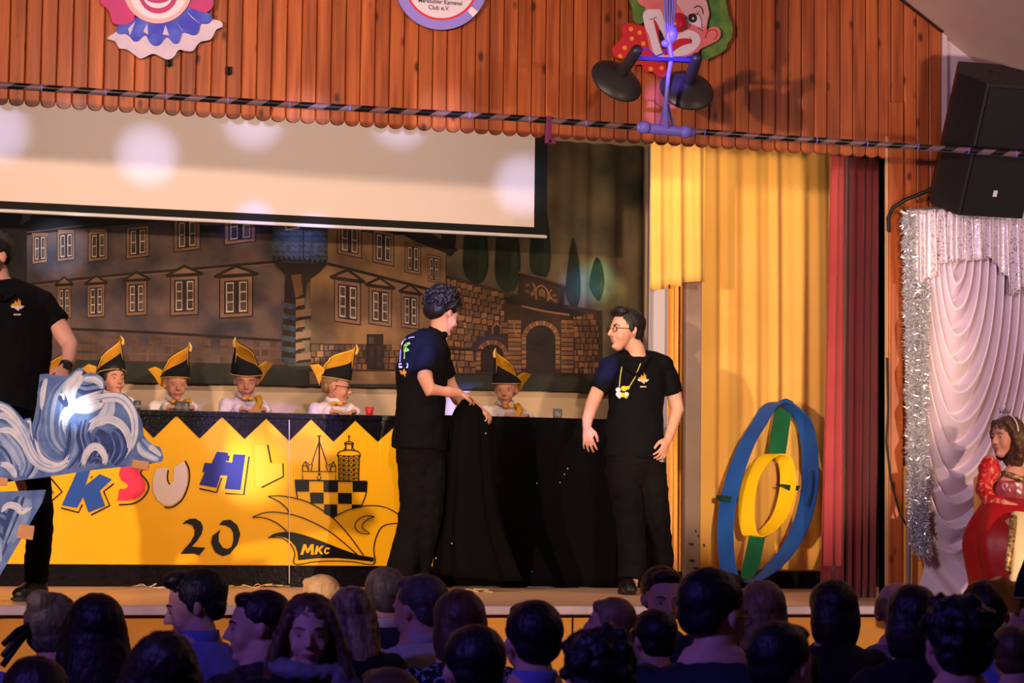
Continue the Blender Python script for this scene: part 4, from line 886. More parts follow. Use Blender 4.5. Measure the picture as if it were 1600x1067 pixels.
tinsel('tinsel_garland', [at(x, y, YR - .10) for x, y in ((1420, 335), (1422, 420), (1423, 520), (1426, 640), (1428, 760), (1432, 820), (1437, 862))], .052, 5200, 'silver tinsel garland hanging along the left edge of the white drape', 5)
tinsel('tinsel_garland', [at(x, y, YR - .14) for x, y in ((1444, 445), (1442, 520), (1441, 600), (1442, 700), (1441, 780), (1442, 835), (1446, 868))], .045, 4200, 'second silver tinsel strand, nearer the white drape', 6)
# ------------------------------------------------------------------ painted wave cut-outs
W_ = [mat('wave_%d' % i, c, c2, 14, .55, detail=6) for i, (c, c2) in enumerate((((112, 140, 188), (76, 102, 158)), ((148, 172, 208), (108, 136, 184)), ((184, 200, 220), (146, 170, 204)), ((214, 220, 228), (180, 196, 214)), ((238, 234, 232), (214, 214, 222)), ((46, 62, 112), (60, 80, 134))))]
M_ply = mat('plywood_edge', (196, 150, 104), (176, 130, 88), 20, .7); M_blk_w = mat('pine_block', (222, 164, 108), (206, 146, 92), 12, .6)
tw = thing('wave_cutout', at(120, 740, 12.05), 'large plywood board painted with curling blue and white waves, held by the left man', 'painted board')
Zw = lambda q: [(x / 4, 500 + y / 4) for x, y in q]
out = Zw([(-240, 520), (-120, 490), (0, 505), (60, 530), (105, 572), (150, 625), (160, 615), (195, 612), (205, 640), (190, 668), (212, 620), (228, 540), (240, 430), (250, 340), (290, 335), (350, 345), (420, 350), (465, 318), (490, 300), (518, 303), (522, 325), (512, 345), (560, 325), (610, 338), (645, 365), (662, 402), (655, 430), (640, 455), (700, 448), (780, 460), (825, 500), (860, 570), (890, 640), (898, 720), (925, 755), (965, 785), (1000, 792), (1022, 855), (1010, 885), (900, 905), (600, 935), (300, 980), (100, 1005), (-240, 1050)])
YW = 12.05
b = MB(); b.prism([at(x, y, YW) for x, y in out], (0, .012, 0), 0, 1); wb_ = b.build('board', [W_[0], M_ply], tw, fix=False)
pw = Painter(YW, .0005); pw.zf = (0, 500, 4)
rs = random.Random(11)
from mathutils.geometry import intersect_line_line_2d
def inside(x, y, P=[(a * 4, (c - 500) * 4) for a, c in out]):
    r = False; j = len(P) - 1
    for i in range(len(P)):
        if (P[i][1] > y) != (P[j][1] > y) and x < (P[j][0] - P[i][0]) * (y - P[i][1]) / (P[j][1] - P[i][1] + 1e-9) + P[i][0]: r = not r
        j = i
    return r
def brush(q, wid, cols, n, lay, pw=pw, ins=inside):
    c = catmull(q, 8); N_ = len(c)
    for k in range(n):
        off = (k + .5) / n * 2 - 1; pts = []
        a0 = int(rs.uniform(0, .12) * N_); a1 = N_ - int(rs.uniform(0, .12) * N_)
        for i in range(a0, a1):
            t = (c[min(i + 1, N_ - 1)] - c[max(i - 1, 0)]).normalized(); w_ = wid / 2 * (math.sin(PI * (.12 + .8 * i / (N_ - 1))) ** .6)
            p = c[i] + V((-t.y, t.x, 0)) * off * w_
            if ins(p.x + 6, p.y) and ins(p.x - 6, p.y) and ins(p.x, p.y + 6) and ins(p.x, p.y - 6): pts.append((p.x, p.y))
            elif len(pts) > 2: break
            else: pts = []
        if len(pts) > 2: pw.stroke(W_[rs.choice(cols)], pts, wid / n * rs.uniform(1.3, 2.3), lay + k * .02, 0, True)
brush([(-60, 640), (20, 660), (90, 720), (150, 800), (180, 900), (150, 980)], 170, [0, 1, 5, 2], 9, 1)
brush([(-60, 760), (20, 790), (80, 880), (90, 980)], 120, [0, 5, 1], 7, 1)
brush([(300, 380), (270, 500), (255, 620), (230, 720), (260, 820), (340, 880), (430, 870), (500, 800)], 130, [0, 1, 2, 0, 5], 9, 1.2)
brush([(420, 380), (350, 470), (320, 600), (330, 740), (400, 830)], 120, [1, 2, 0, 0], 8, 1.4)
brush([(460, 640), (470, 740), (450, 840), (400, 930)], 90, [0, 5, 1], 7, 1.5)
brush([(540, 620), (520, 720), (540, 820), (500, 920)], 80, [5, 0, 1], 6, 1.6)
brush([(600, 700), (640, 740), (640, 820), (600, 900)], 110, [5, 5, 0], 6, 1.7)
brush([(700, 690), (730, 740), (740, 820), (700, 900)], 110, [5, 5, 0, 5], 7, 1.7)
brush([(500, 360), (560, 380), (620, 380), (640, 410)], 60, [1, 2, 0], 5, 1.8)
brush([(480, 420), (540, 440), (600, 430), (640, 420)], 60, [5, 0, 1], 5, 1.9)
brush([(690, 480), (680, 560), (640, 620), (560, 650)], 70, [2, 1, 3], 6, 2.2)
brush([(880, 740), (920, 800), (980, 840), (1010, 860)], 90, [1, 2, 0], 6, 2)
# foam
brush([(-60, 600), (30, 600), (100, 650), (150, 730), (190, 830), (250, 900), (330, 925), (400, 900), (440, 840)], 60, [4, 3, 4, 2], 7, 3)
brush([(-20, 690), (60, 690), (120, 740), (160, 810)], 36, [4, 3], 4, 3)
brush([(-60, 530), (20, 545), (80, 590), (140, 660)], 36, [4, 3], 4, 3)
brush([(505, 315), (480, 370), (440, 420), (430, 490), (450, 560)], 86, [4, 3, 4], 7, 3.2)
brush([(400, 720), (395, 640), (430, 570), (510, 520), (590, 490), (680, 470), (760, 480), (820, 540), (850, 620), (850, 720), (820, 810), (780, 870)], 78, [4, 4, 3, 2], 9, 3.4)
brush([(470, 560), (540, 550), (600, 530), (650, 520)], 70, [4, 3, 4], 7, 3.5)
brush([(560, 700), (590, 650), (650, 620), (720, 630), (780, 680), (810, 760), (800, 830)], 46, [4, 3, 4], 6, 3.8)
brush([(525, 925), (530, 860), (570, 800), (620, 800), (655, 860), (650, 905)], 44, [4, 4, 3], 6, 4)
brush([(560, 900), (580, 870), (620, 870), (640, 900)], 26, [5, 0], 4, 4)
brush([(520, 370), (580, 370), (625, 395), (635, 430)], 30, [4, 3], 4, 4)
brush([(930, 790), (970, 810), (1010, 850)], 36, [4, 4, 3], 5, 4)
brush([(860, 760), (880, 820), (930, 850), (990, 868)], 30, [4, 3], 4, 4)
brush([(290, 360), (270, 450), (262, 560)], 30, [3, 4, 2], 4, 4)
brush([(0, 900), (50, 910), (85, 950), (95, 990)], 40, [4, 3, 4], 5, 4)
brush([(170, 640), (195, 640), (200, 700), (215, 760)], 22, [3, 4], 3, 4)
brush([(220, 740), (260, 850), (350, 900), (430, 880)], 18, [4, 3], 3, 4.2)
brush([(370, 470), (390, 490), (420, 540)], 40, [5, 0], 4, 4.3); brush([(372, 465), (392, 470), (400, 500)], 14, [4], 2, 4.5)
pw.mb.build('wave_painting', pw.mats, tw, fix=False)
def block(px0, px1, y0, y1, Y, parent, nm='wood_block'):
    A, B = at(px0, y1, Y), at(px1, y0, Y); b = MB(); b.box((A.x, Y - .05, A.z), (B.x, Y - .002, B.z), R=Matrix.Rotation(.12, 3, 'Y')); b.build(nm, M_blk_w, parent, bevel=.003)
block(205, 231, 720, 733, YW, tw); block(-12, 11, 746, 758, YW, tw)
# lower, tilted board
tw2 = thing('wave_cutout', at(20, 890, 11.95), 'lower painted wave board leaning diagonally at the left edge below the large one', 'painted board')
YX = 11.95; out2 = [(-60, 772), (0, 768), (72, 765), (66, 785), (40, 830), (18, 868), (-4, 906), (-60, 930)]
b = MB(); b.prism([at(x, y, YX) for x, y in out2], (0, .012, 0), 0, 1); b.build('board', [W_[0], M_ply], tw2, fix=False)
p2 = Painter(YX, .0005); ins2 = lambda x, y, P=out2: (x < 66 - max(0, (y - 780)) * .58 and y > 769)
brush([(-40, 800), (0, 820), (20, 850), (0, 890)], 40, [0, 5, 1], 8, 1, p2, ins2); brush([(40, 775), (30, 800), (10, 850)], 30, [0, 1, 5], 6, 1, p2, ins2)
brush([(2, 800), (12, 790), (26, 792), (34, 800), (50, 792)], 10, [4, 3, 4], 4, 3, p2, ins2); brush([(-20, 830), (-5, 850), (0, 880)], 10, [2, 1], 3, 3, p2, ins2)
p2.mb.build('wave_painting', p2.mats, tw2, fix=False)
block(27, 52, 820, 842, YX, tw2)

# ------------------------------------------------------------------ people: skins, cloth, helpers
SKIN = [mat('skin_fair', (214, 160, 138), (206, 146, 124), 6, .55, spec=.25), mat('skin_warm', (208, 146, 120), (198, 130, 106), 6, .55, spec=.25)]
LIP = mat('lip', (178, 104, 92), rough=.45); EYEW = mat('eye_white', (178, 160, 150), rough=.3); IRIS = mat('iris', (46, 34, 28), rough=.25)
def hairmat(n, c, c2, bump=.004): return mat('hair_' + n, c, c2, 3, .5, bump=bump, bscale=6, stretch=(14, 14, 3), spec=.35, detail=5)
H_dark = hairmat('dark', (26, 18, 16), (40, 28, 22)); H_black = hairmat('black', (16, 13, 16), (26, 22, 26)); H_brown = hairmat('brown', (70, 46, 30), (98, 66, 42)); H_lbrown = hairmat('light_brown', (120, 84, 54), (148, 106, 70))
H_blond = hairmat('blond', (196, 152, 98), (226, 186, 128)); H_grey = hairmat('grey', (96, 84, 78), (66, 56, 52)); H_red = hairmat('auburn', (92, 44, 26), (70, 34, 22)); H_streak = hairmat('streaked', (186, 150, 112), (84, 58, 42))
POLO = mat('black_polo', (8, 7, 10), (11, 10, 13), 5, .85, bump=.004, bscale=9, spec=.12); TROU = mat('black_jeans', (12, 10, 11), (17, 14, 15), 8, .85, bump=.005, bscale=14, spec=.12); BOOT = mat('black_leather', (18, 17, 18), (30, 28, 28), 10, .4)
WHITE = mat('white_shirt', (226, 208, 206), (214, 194, 196), 4, .75, bump=.003, bscale=10)
GOLD = mat('gold_satin', (226, 164, 44), (204, 136, 30), 6, .4, spec=.5); BLACKF = mat('black_velvet', (14, 12, 14), rough=.85); PIPING = mat('gold_piping', (214, 170, 84), rough=.4)
def RZ(a): return Matrix.Rotation(math.radians(a), 4, 'Z')
def RXm(a): return Matrix.Rotation(math.radians(a), 4, 'X')
def RYm(a): return Matrix.Rotation(math.radians(a), 4, 'Y')
def head_geo(b, Mx, s=1.0, child=False, jaw=1.0):
    P = lambda x, y, z: Mx @ V((x * s, y * s, z * s)); R3 = Mx.to_3x3()
    B = lambda c, r: b.ball(P(*c), tuple(q * s for q in r), R3, n=20, m=14)
    sx = R3 @ V((1, 0, 0))
    B((0, .012, .040), (.076, .095, .082))
    wj = .050 * jaw
    b.tube([P(0, -.022, .045), P(0, -.030, .0), P(0, -.036, -.045), P(0, -.048, -.078)], [(.066 * s, .060 * s), (.064 * s, .058 * s), (wj * s, .050 * s), (.030 * s, .030 * s)], ref=sx, n=20)
    B((0, -.078, .030), (.050, .012, .011))
    nl = .8 if child else 1
    b.tube([P(0, -.086, .022), P(0, -.092 - .006 * nl, .002), P(0, -.096 - .012 * nl, -.018)], [.007 * s, .0085 * s, .010 * s], ref=sx, n=10)
    for q in (-1, 1):
        B((q * .010, -.094, -.022), (.007, .009, .006)); B((q * .030, -.054, -.022), (.027, .026, .034)); B((q * .074, .008, .004), (.008, .016, .026)); B((q * .080, .014, .009), (.006, .010, .018))
    B((0, -.079, -.050), (.023, .012, .013)); B((0, -.073, -.083), (.018, .014, .014))
def face_bits(Mx, par, s=1.0, brow=None, smile=0, closed=False, lipm=None):
    P = lambda x, y, z: Mx @ V((x * s, y * s, z * s)); R3 = Mx.to_3x3(); sx = R3 @ V((1, 0, 0))
    for q in (-1, 1):
        b = MB(); b.ball(P(q * .031, -.0725, .010), (.0105 * s, .0095 * s, (.0044 if not closed else .0028) * s), R3, 0, 12, 8)
        b.ball(P(q * .031, -.0775, .010), (.0052 * s, .0072 * s, (.0050 if not closed else .0028) * s), R3, 1, 10, 6); b.build('eye', [EYEW, IRIS], par)
        b = MB(); b.tube([P(q * .048, -.072, .030), P(q * .033, -.0865, .036), P(q * .016, -.090, .031)], [(.0018 * s, .003 * s), (.003 * s, .0045 * s), (.002 * s, .004 * s)], n=8); b.build('eyebrow', brow or H_dark, par)
    b = MB(); k = smile * .006
    b.tube([P(-.021, -.082, -.049 + k), P(-.010, -.0895, -.0475), P(0, -.091, -.049), P(.010, -.0895, -.0475), P(.021, -.082, -.049 + k)], [.0018 * s, .0032 * s, .003 * s, .0032 * s, .0018 * s], n=8)
    b.tube([P(-.017, -.084, -.053 + k), P(0, -.0905, -.0555), P(.017, -.084, -.053 + k)], [.0018 * s, .0034 * s, .0018 * s], n=8); b.build('lips', lipm or LIP, par)
def glasses(Mx, par, s=1.0):
    P = lambda x, y, z: Mx @ V((x * s, y * s, z * s)); b = MB(); m_ = mat('glasses_frame', (18, 16, 20), rough=.3)
    for q in (-1, 1):
        ring = [P(q * .032 + .021 * math.cos(a), -.094 + .004 * abs(math.cos(a)), .010 + .015 * math.sin(a)) for a in [k * PI / 8 for k in range(16)]]
        b.tube(ring, .0022 * s, n=6, closed=True); b.tube([P(q * .053, -.09, .015), P(q * .074, -.05, .014), P(q * .080, .004, .012)], .0022 * s, n=6)
    b.tube([P(-.011, -.096, .013), P(.011, -.096, .013)], .0022 * s, n=6); b.build('glasses', m_, par)
def hair_geo(kind, Mx, s, m, par, name='hair', seed=0):
    P = lambda x, y, z: Mx @ V((x * s, y * s, z * s)); R3 = Mx.to_3x3(); b = MB(); sx = R3 @ V((1, 0, 0)); rs = random.Random(seed)
    B = lambda c, r, n=20: b.ball(P(*c), tuple(q * s for q in r), R3, n=n, m=12)
    disp = (.02 * s, .006 * s)
    if kind == 'girl':
        B((0, .020, .048), (.088, .100, .088)); b.tube([P(0, .04, .04), P(0, .05, -.04), P(0, .05, -.12)], [(.090 * s, .07 * s), (.095 * s, .062 * s), (.075 * s, .05 * s)], ref=sx, n=20)
        for q in (-1, 1): b.tube([P(q * .05, -.04, .095), P(q * .082, -.03, .04), P(q * .088, .0, -.03), P(q * .08, .02, -.10)], [(.02 * s, .022 * s), (.016 * s, .026 * s), (.02 * s, .03 * s), (.022 * s, .026 * s)], n=12)
        disp = (.02, .016)
    elif kind == 'short':
        B((0, .024, .054), (.083, .096, .083)); B((0, .058, .008), (.070, .046, .058)); B((0, -.035, .104), (.056, .040, .026))
    elif kind == 'quiff':
        B((0, .024, .052), (.084, .096, .084)); B((0, .058, .008), (.070, .046, .058)); B((.01, -.045, .112), (.056, .044, .030)); B((-.03, -.03, .108), (.040, .05, .030)); [B((q * .074, -.004, .022), (.010, .018, .03)) for q in (-1, 1)]; disp = (.014, .008)
    elif kind == 'kid':
        B((0, .020, .050), (.084, .098, .083)); B((0, .050, .0), (.072, .050, .058)); B((0, -.050, .082), (.060, .034, .030)); [B((q * .070, -.01, .028), (.014, .03, .032)) for q in (-1, 1)]
    elif kind == 'buzz':
        B((0, .020, .048), (.079, .093, .080)); B((0, .055, .002), (.066, .042, .05)); disp = None
    elif kind == 'balding':
        B((0, .050, .030), (.080, .060, .060)); [B((q * .066, .02, .03), (.016, .055, .036)) for q in (-1, 1)]; disp = (.015, .005)
    elif kind == 'curly':
        B((0, .020, .066), (.096, .100, .090)); B((0, .064, .012), (.080, .050, .064)); disp = None
        for k in range(300):
            d = V((rs.gauss(0, 1), rs.gauss(0, 1), rs.gauss(0, 1) + .45)).normalized()
            if d.z < -.45 or (d.y < -.5 and d.z < .25): continue
            B((d.x * .102, .022 + d.y * .108, .064 + d.z * .100), (rs.uniform(.008, .014),) * 3, 8)
    elif kind == 'bob':
        B((0, .020, .048), (.088, .100, .088)); b.tube([P(0, .03, .04), P(0, .034, -.03), P(0, .034, -.075)], [(.090 * s, .080 * s), (.097 * s, .08 * s), (.090 * s, .072 * s)], ref=sx, n=20); B((0, -.045, .092), (.055, .034, .026)); disp = (.02, .006)
    elif kind in ('long', 'wavy'):
        B((0, .022, .048), (.088, .100, .086)); w_ = .018 if kind == 'wavy' else 0
        b.tube([P(0, .03, .04), P(0, .04, -.05), P(0, .052, -.14), P(0, .055, -.25)], [(.092 * s, .078 * s), ((.098 + w_) * s, .070 * s), ((.106 + w_) * s, .058 * s), ((.088 + w_) * s, .04 * s)], ref=sx, n=22)
        for q in (-1, 1):
            b.tube([P(q * .06, -.035, .075), P(q * .086, -.025, .02), P(q * (.094 + w_), -.02, -.06), P(q * (.098 + w_), -.03, -.16), P(q * .09, -.03, -.22)], [(.02 * s, .03 * s), (.018 * s, .035 * s), (.022 * s, .035 * s), (.026 * s, .036 * s), (.018 * s, .024 * s)], n=12)
        disp = (.025, .014 if kind == 'wavy' else .008)
    elif kind == 'bun':
        B((0, .022, .050), (.085, .099, .085)); B((0, .05, .0), (.072, .05, .06)); B((.01, .085, .105), (.045, .042, .04)); disp = (.014, .01)
    elif kind == 'shaggy':
        B((0, .022, .05), (.090, .102, .088)); B((0, .055, -.01), (.080, .05, .07)); disp = (.018, .014)
        for k in range(40):
            d = V((rs.gauss(0, 1), rs.gauss(0, 1), rs.gauss(0, 1) + .3)).normalized()
            if d.y < -.3 and d.z < .4: continue
            B((d.x * .088, .022 + d.y * .1, .048 + d.z * .086), (.02, .02, .02), 8)
    return b.build(name, m, par, remesh=.006 if kind != 'curly' else .004, smooth_it=4 if kind != 'curly' else 1, disp=disp)
def hand(b, wrist, direc, palm_n, s=1.0, side=1, curl=25, spread=.16, curls=None):
    """wrist world point, direc: towards the fingers, palm_n: out of the palm; side +1 thumb on the side axis"""
    d = V(direc).normalized(); pn = V(palm_n); pn = (pn - d * pn.dot(d)).normalized(); sd = d.cross(pn).normalized() * side
    P = lambda a, l, n_=0: V(wrist) + sd * a * s + d * l * s + pn * n_ * s
    b.tube([P(0, -.01), P(.0, .02), P(.002, .055), P(.0, .085)], [(.026 * s, .019 * s), (.030 * s, .017 * s), (.038 * s, .014 * s), (.038 * s, .011 * s)], ref=sd, n=14)
    for i, (a, ln, r) in enumerate(((.031, .066, .0088), (.011, .076, .009), (-.010, .071, .0088), (-.030, .056, .0078))):
        c = math.radians((curls[i] if curls else curl * (1 + .25 * i))); p = P(a, .082 + (.004 if i in (1, 2) else 0)); dd = (d + sd * (1.5 - i) * spread).normalized(); pts = [p]; ang = c * .5
        for k, f in enumerate((.45, .32, .23)):
            v_ = dd * math.cos(ang) + pn * math.sin(ang); p = p + v_ * ln * f * s; pts.append(p); ang += c
        b.tube(pts, [r * s, r * s * .97, r * s * .9, r * s * .78], n=9)
    b.tube([P(.022, .012, .004), P(.046, .040, .014), P(.052, .068, .024), P(.048, .09, .034)], [.014 * s, .0125 * s, .011 * s, .0095 * s], n=9)
def logo(par, px, py, Y, k=1.0, txt=True):
    p = Painter(Y, .001); S_ = lambda q: [(px + x * k, py + y * k) for x, y in q]
    p.fill(WHITE, S_([(-11, 1), (-4, -1), (2, 0), (11, 1), (6, 6), (4, 4), (2, 9), (-5, 4), (-8, 4)]), 1); p.fill(GOLD, S_([(-10, -2), (-5, -3), (-3, -8), (0, -4), (2, -12), (4, -5), (5, -9), (6, 0), (0, 5), (-5, 1)]), 2)
    lay_on(p.mb, par); o = p.mb.build('chest_emblem', p.mats, par, fix=False)
    if txt:
        p = Painter(Y, .001)
        for q in range(5): p.rect(WHITE, px - 5.5 * k + q * 2.3 * k, py + 13 * k, px - 5.5 * k + (q * 2.3 + 1.7) * k, py + 15.6 * k, 1)
        lay_on(p.mb, par); p.mb.build('name_tag', p.mats, par, fix=False)
# ------------------------------------------------------------------ the three men on stage
def pts(*a): return [at(x, y, Y) for x, y, Y in a]
# ---- right man, glasses
Y3 = 13.5
g = thing('person', V((at(1005, 915, Y3).x, Y3, ZS)), 'person with dark quiff, glasses, black polo shirt and yellow necklace, looking left', 'person')
Hc = at(978, 519, Y3); HM = Matrix.Translation(Hc) @ RZ(-78) @ RXm(-1)
b = MB(); head_geo(b, HM, 1.12)
b.tube([Hc + V((.02, .03, -.02)), at(992, 545, Y3 + .02), at(996, 568, Y3 + .02)], [.058, .060, .070], n=16)
up = at(994, 575, Y3 + .02)
b.tube(pts((994, 570, Y3 + .02), (995, 590, Y3), (995, 640, Y3), (992, 690, Y3), (992, 730, Y3)), [(.12, .07), (.16, .09), (.145, .085), (.15, .09), (.15, .09)], ref=(1, 0, 0), n=20)
aL = pts((955, 577, Y3 - .01), (934, 610, Y3 - .02), (925, 632, Y3 - .03), (918, 655, Y3 - .08), (917, 668, Y3 - .1))
b.tube(aL, [.045, .045, .043, .034, .027], n=14)
hand(b, aL[-1], at(921, 708, Y3 - .12) - aL[-1], V((.6, .7, 0)), .98, side=1, curl=14)
aR = pts((1040, 575, Y3), (1052, 612, Y3), (1058, 640, Y3 - .02), (1050, 668, Y3 - .08), (1043, 688, Y3 - .1))
b.tube(aR, [.052, .047, .044, .034, .027], n=14)
hand(b, aR[-1], at(1030, 722, Y3 - .15) - aR[-1], V((-.5, .8, 0)), .98, side=-1, curl=22)
for q, (kx, ax_, fy) in ((0, (986, 990, Y3 - .12)), (1, (1028, 1036, Y3 + .1))):
    b.tube([at(975 + q * 36, 722, Y3), at(kx, 810, Y3 - .04 + q * .04), at(ax_, 898, fy + .03), V((at(ax_, 900, fy).x, fy + .03, ZS + .05))], [(.075, .08), (.052, .055), (.034, .038), (.034, .038)], n=14)
b.build('body', SKIN[0], g, remesh=.0050, smooth_it=3)
face_bits(HM, g, 1.12, H_black); glasses(HM, g, 1.12); hair_geo('quiff', HM, 1.12, H_black, g)
b = MB()
for q in ((950, 569), (1040, 568)): b.tube(pts((996, 556, Y3 + .03), (q[0] * .5 + 498, 560, Y3 + .02), (q[0], q[1], Y3)), [.05, .052, .05], n=12)
b.tube(pts((996, 560, Y3 + .02), (996, 572, Y3 + .01), (996, 600, Y3), (994, 640, Y3), (990, 690, Y3), (989, 716, Y3)), [(.10, .075), (.185, .105), (.182, .118), (.172, .118), (.195, .125), (.20, .128)], ref=(1, -.12, -.02), n=24, dome=False)
b.ball(at(958, 570, Y3), (.062, .075, .062)); b.ball(at(1036, 571, Y3), (.066, .078, .064))
b.tube(pts((957, 572, Y3 - .01), (946, 592, Y3 - .02), (935, 610, Y3 - .03)), [(.068, .07), (.066, .068), (.066, .066)], n=16, dome=False)
b.tube(pts((1036, 573, Y3), (1045, 595, Y3), (1051, 616, Y3)), [(.07, .07), (.068, .07), (.07, .07)], n=16, dome=False)
ps = b.build('polo_shirt', POLO, g, remesh=.009, smooth_it=4, disp=(.12, .025))
b = MB(); b.tube(pts((975, 558, Y3 - .1), (971, 570, Y3 - .12), (992, 587, Y3 - .14), (1002, 572, Y3 - .13), (1013, 556, Y3 - .06)), [(.007, .022)] * 5, n=8)
b.tube([V((at(994, 560, Y3).x + .078 * math.cos(a), Y3 + .02 + .075 * math.sin(a), at(994, 561, Y3).z + .012 * math.sin(a))) for a in [k * PI / 8 for k in range(-1, 10)]], [(.008, .026)] * 11, n=8)
b.build('collar', POLO, ps)
b = MB(); b.tube(pts((967, 545, Y3 - .06), (980, 576, Y3 - .135), (991, 582, Y3 - .14), (1004, 568, Y3 - .11), (1009, 552, Y3 - .05)), .02, n=8); 
b = MB()
b.tube(pts((972, 570, Y3 - .12), (969, 590, Y3 - .14), (967, 610, Y3 - .15)), .0035, n=6); b.tube(pts((1001, 568, Y3 - .13), (992, 590, Y3 - .145), (981, 608, Y3 - .15)), .0035, n=6)
ch = b.build('necklace', mat('yellow_beads', (206, 184, 90), rough=.4), g)
b = MB()
for x, y, r, mi in ((966, 609, 5, 1), (975, 607, 6, 0), (981, 606, 4, 0), (967, 616, 6, 1), (973, 617, 5, 0), (979, 616, 5, 1), (968, 620, 3.5, 1), (978, 620, 3.5, 0)): b.ball(at(x, y, Y3 - .15), (r * .0035, .008, r * .003), mi=mi, n=10, m=6)
b.build('pendant', [mat('pendant_yellow', (216, 200, 30), rough=.4), mat('pendant_white', (225, 220, 225), rough=.4)], ch)
logo(ps, 1005, 592, Y3 - .135, .85)
b = MB(); b.tube(pts((989, 708, Y3), (989, 735, Y3)), [(.17, .125), (.165, .12)], ref=(1, 0, 0), n=20)
for q, (x0, kx, ax_, fy) in enumerate(((970, 985, 988, Y3 - .12), (1013, 1024, 1032, Y3 + .1))):
    b.tube([at(x0, 725, Y3), at(kx, 810, Y3 - .04 + q * .04), at(ax_, 880, fy + .03), V((at(ax_, 900, fy).x, fy + .03, ZS + .10))], [(.108, .11), (.092, .092), (.085, .085), (.082, .085)], n=18, dome=False)
b.build('trousers', TROU, g, remesh=.009, smooth_it=3, disp=(.06, .02))
for ax_, fy, dx in ((984, Y3 - .12, -.05), (1034, Y3 + .1, .02)):
    A = V((at(ax_, 900, fy).x, fy, ZS)); b = MB()
    b.tube([A + V((0, .09, .05)), A + V((0, .02, .055)), A + V((dx * .6, -.07, .045)), A + V((dx, -.16, .035))], [(.042, .045), (.045, .055), (.048, .042), (.042, .032)], ref=(1, 0, 0), n=14); b.box(A + V((-.045, -.0, 0)), A + V((.045, .10, .03)))
    b.build('shoe', BOOT, g, remesh=.008, smooth_it=3)
# ---- middle man, curly hair, seen from behind
Y2m = 13.95
g = thing('person', V((at(648, 915, Y2m).x, Y2m, ZS)), 'person with curly dark hair in printed black polo shirt, gathering the black cloth', 'person')
Hc = at(691, 492, Y2m); HM = Matrix.Translation(Hc) @ RZ(116) @ RXm(18)
b = MB(); head_geo(b, HM, 1.12)
b.tube([Hc + V((-.02, -.02, -.02)), at(686, 520, Y2m), at(680, 540, Y2m)], [.056, .058, .068], n=16)
b.tube(pts((676, 532, Y2m), (668, 560, Y2m), (658, 620, Y2m), (655, 680, Y2m), (655, 700, Y2m)), [(.10, .08), (.13, .11), (.13, .11), (.12, .11), (.11, .10)], ref=(1, 0, 0), n=20)
a1 = pts((664, 560, Y2m - .12), (664, 590, Y2m - .15), (672, 609, Y2m - .16), (700, 612, Y2m - .14), (717, 614, Y2m - .12)); b.tube(a1, [.055, .05, .047, .036, .028], n=14)
hand(b, a1[-1], at(735, 619, Y2m - .06) - a1[-1], V((0, .4, -1)), 1.0, side=-1, curl=38)
a2 = pts((690, 560, Y2m + .14), (702, 600, Y2m + .16), (716, 625, Y2m + .14), (735, 632, Y2m + .06), (744, 634, Y2m + .0)); b.tube(a2, [.05, .045, .04, .034, .027], n=14)
hand(b, a2[-1], at(762, 648, Y2m - .02) - a2[-1], V((-.3, .5, -1)), 1.0, side=1, curl=30)
for q, (kx, ax_, fy) in enumerate(((652, 622, Y2m - .05), (668, 652, Y2m + .08))):
    b.tube([at(658, 715, Y2m), at(kx, 800, Y2m), at(ax_, 885, fy), V((at(ax_, 900, fy).x, fy, ZS + .06))], [(.08, .085), (.055, .06), (.036, .04), (.036, .04)], n=14)
b.build('body', SKIN[0], g, remesh=.0055, smooth_it=3)
face_bits(HM, g, 1.12, H_black); hair_geo('curly', HM, 1.13, H_black, g, seed=4)
b = MB()
b.tube(pts((680, 524, Y2m), (668, 560, Y2m - .1)), [.07, .07], n=12)
b.tube(pts((678, 522, Y2m), (669, 540, Y2m), (660, 575, Y2m), (657, 620, Y2m), (656, 670, Y2m), (654, 702, Y2m)), [(.085, .09), (.15, .16), (.165, .17), (.155, .15), (.165, .155), (.172, .16)], ref=(1, 0, -.02), n=24, dome=False)
b.ball(at(668, 553, Y2m - .12), (.075, .07, .07)); b.ball(at(682, 556, Y2m + .12), (.07, .07, .07)); b.tube(pts((667, 555, Y2m - .12), (664, 580, Y2m - .145), (664, 583, Y2m - .15)), [(.078, .076), (.078, .076), (.078, .076)], n=16, dome=False)
b.tube(pts((684, 558, Y2m + .13), (697, 590, Y2m + .16)), [(.07, .07), (.07, .07)], n=14, dome=False)
ps = b.build('polo_shirt', POLO, g, remesh=.009, smooth_it=4, disp=(.12, .03))
b = MB(); cN = at(682, 527, Y2m); b.tube([cN + V((.075 * math.cos(a) - .01, .075 * math.sin(a), .02 * math.cos(a) - .0)) for a in [k * 2 * PI / 16 for k in range(16)]], [(.022, .006)] * 16, ref=(0, 0, 1), n=8, closed=True); b.build('collar', POLO, ps)
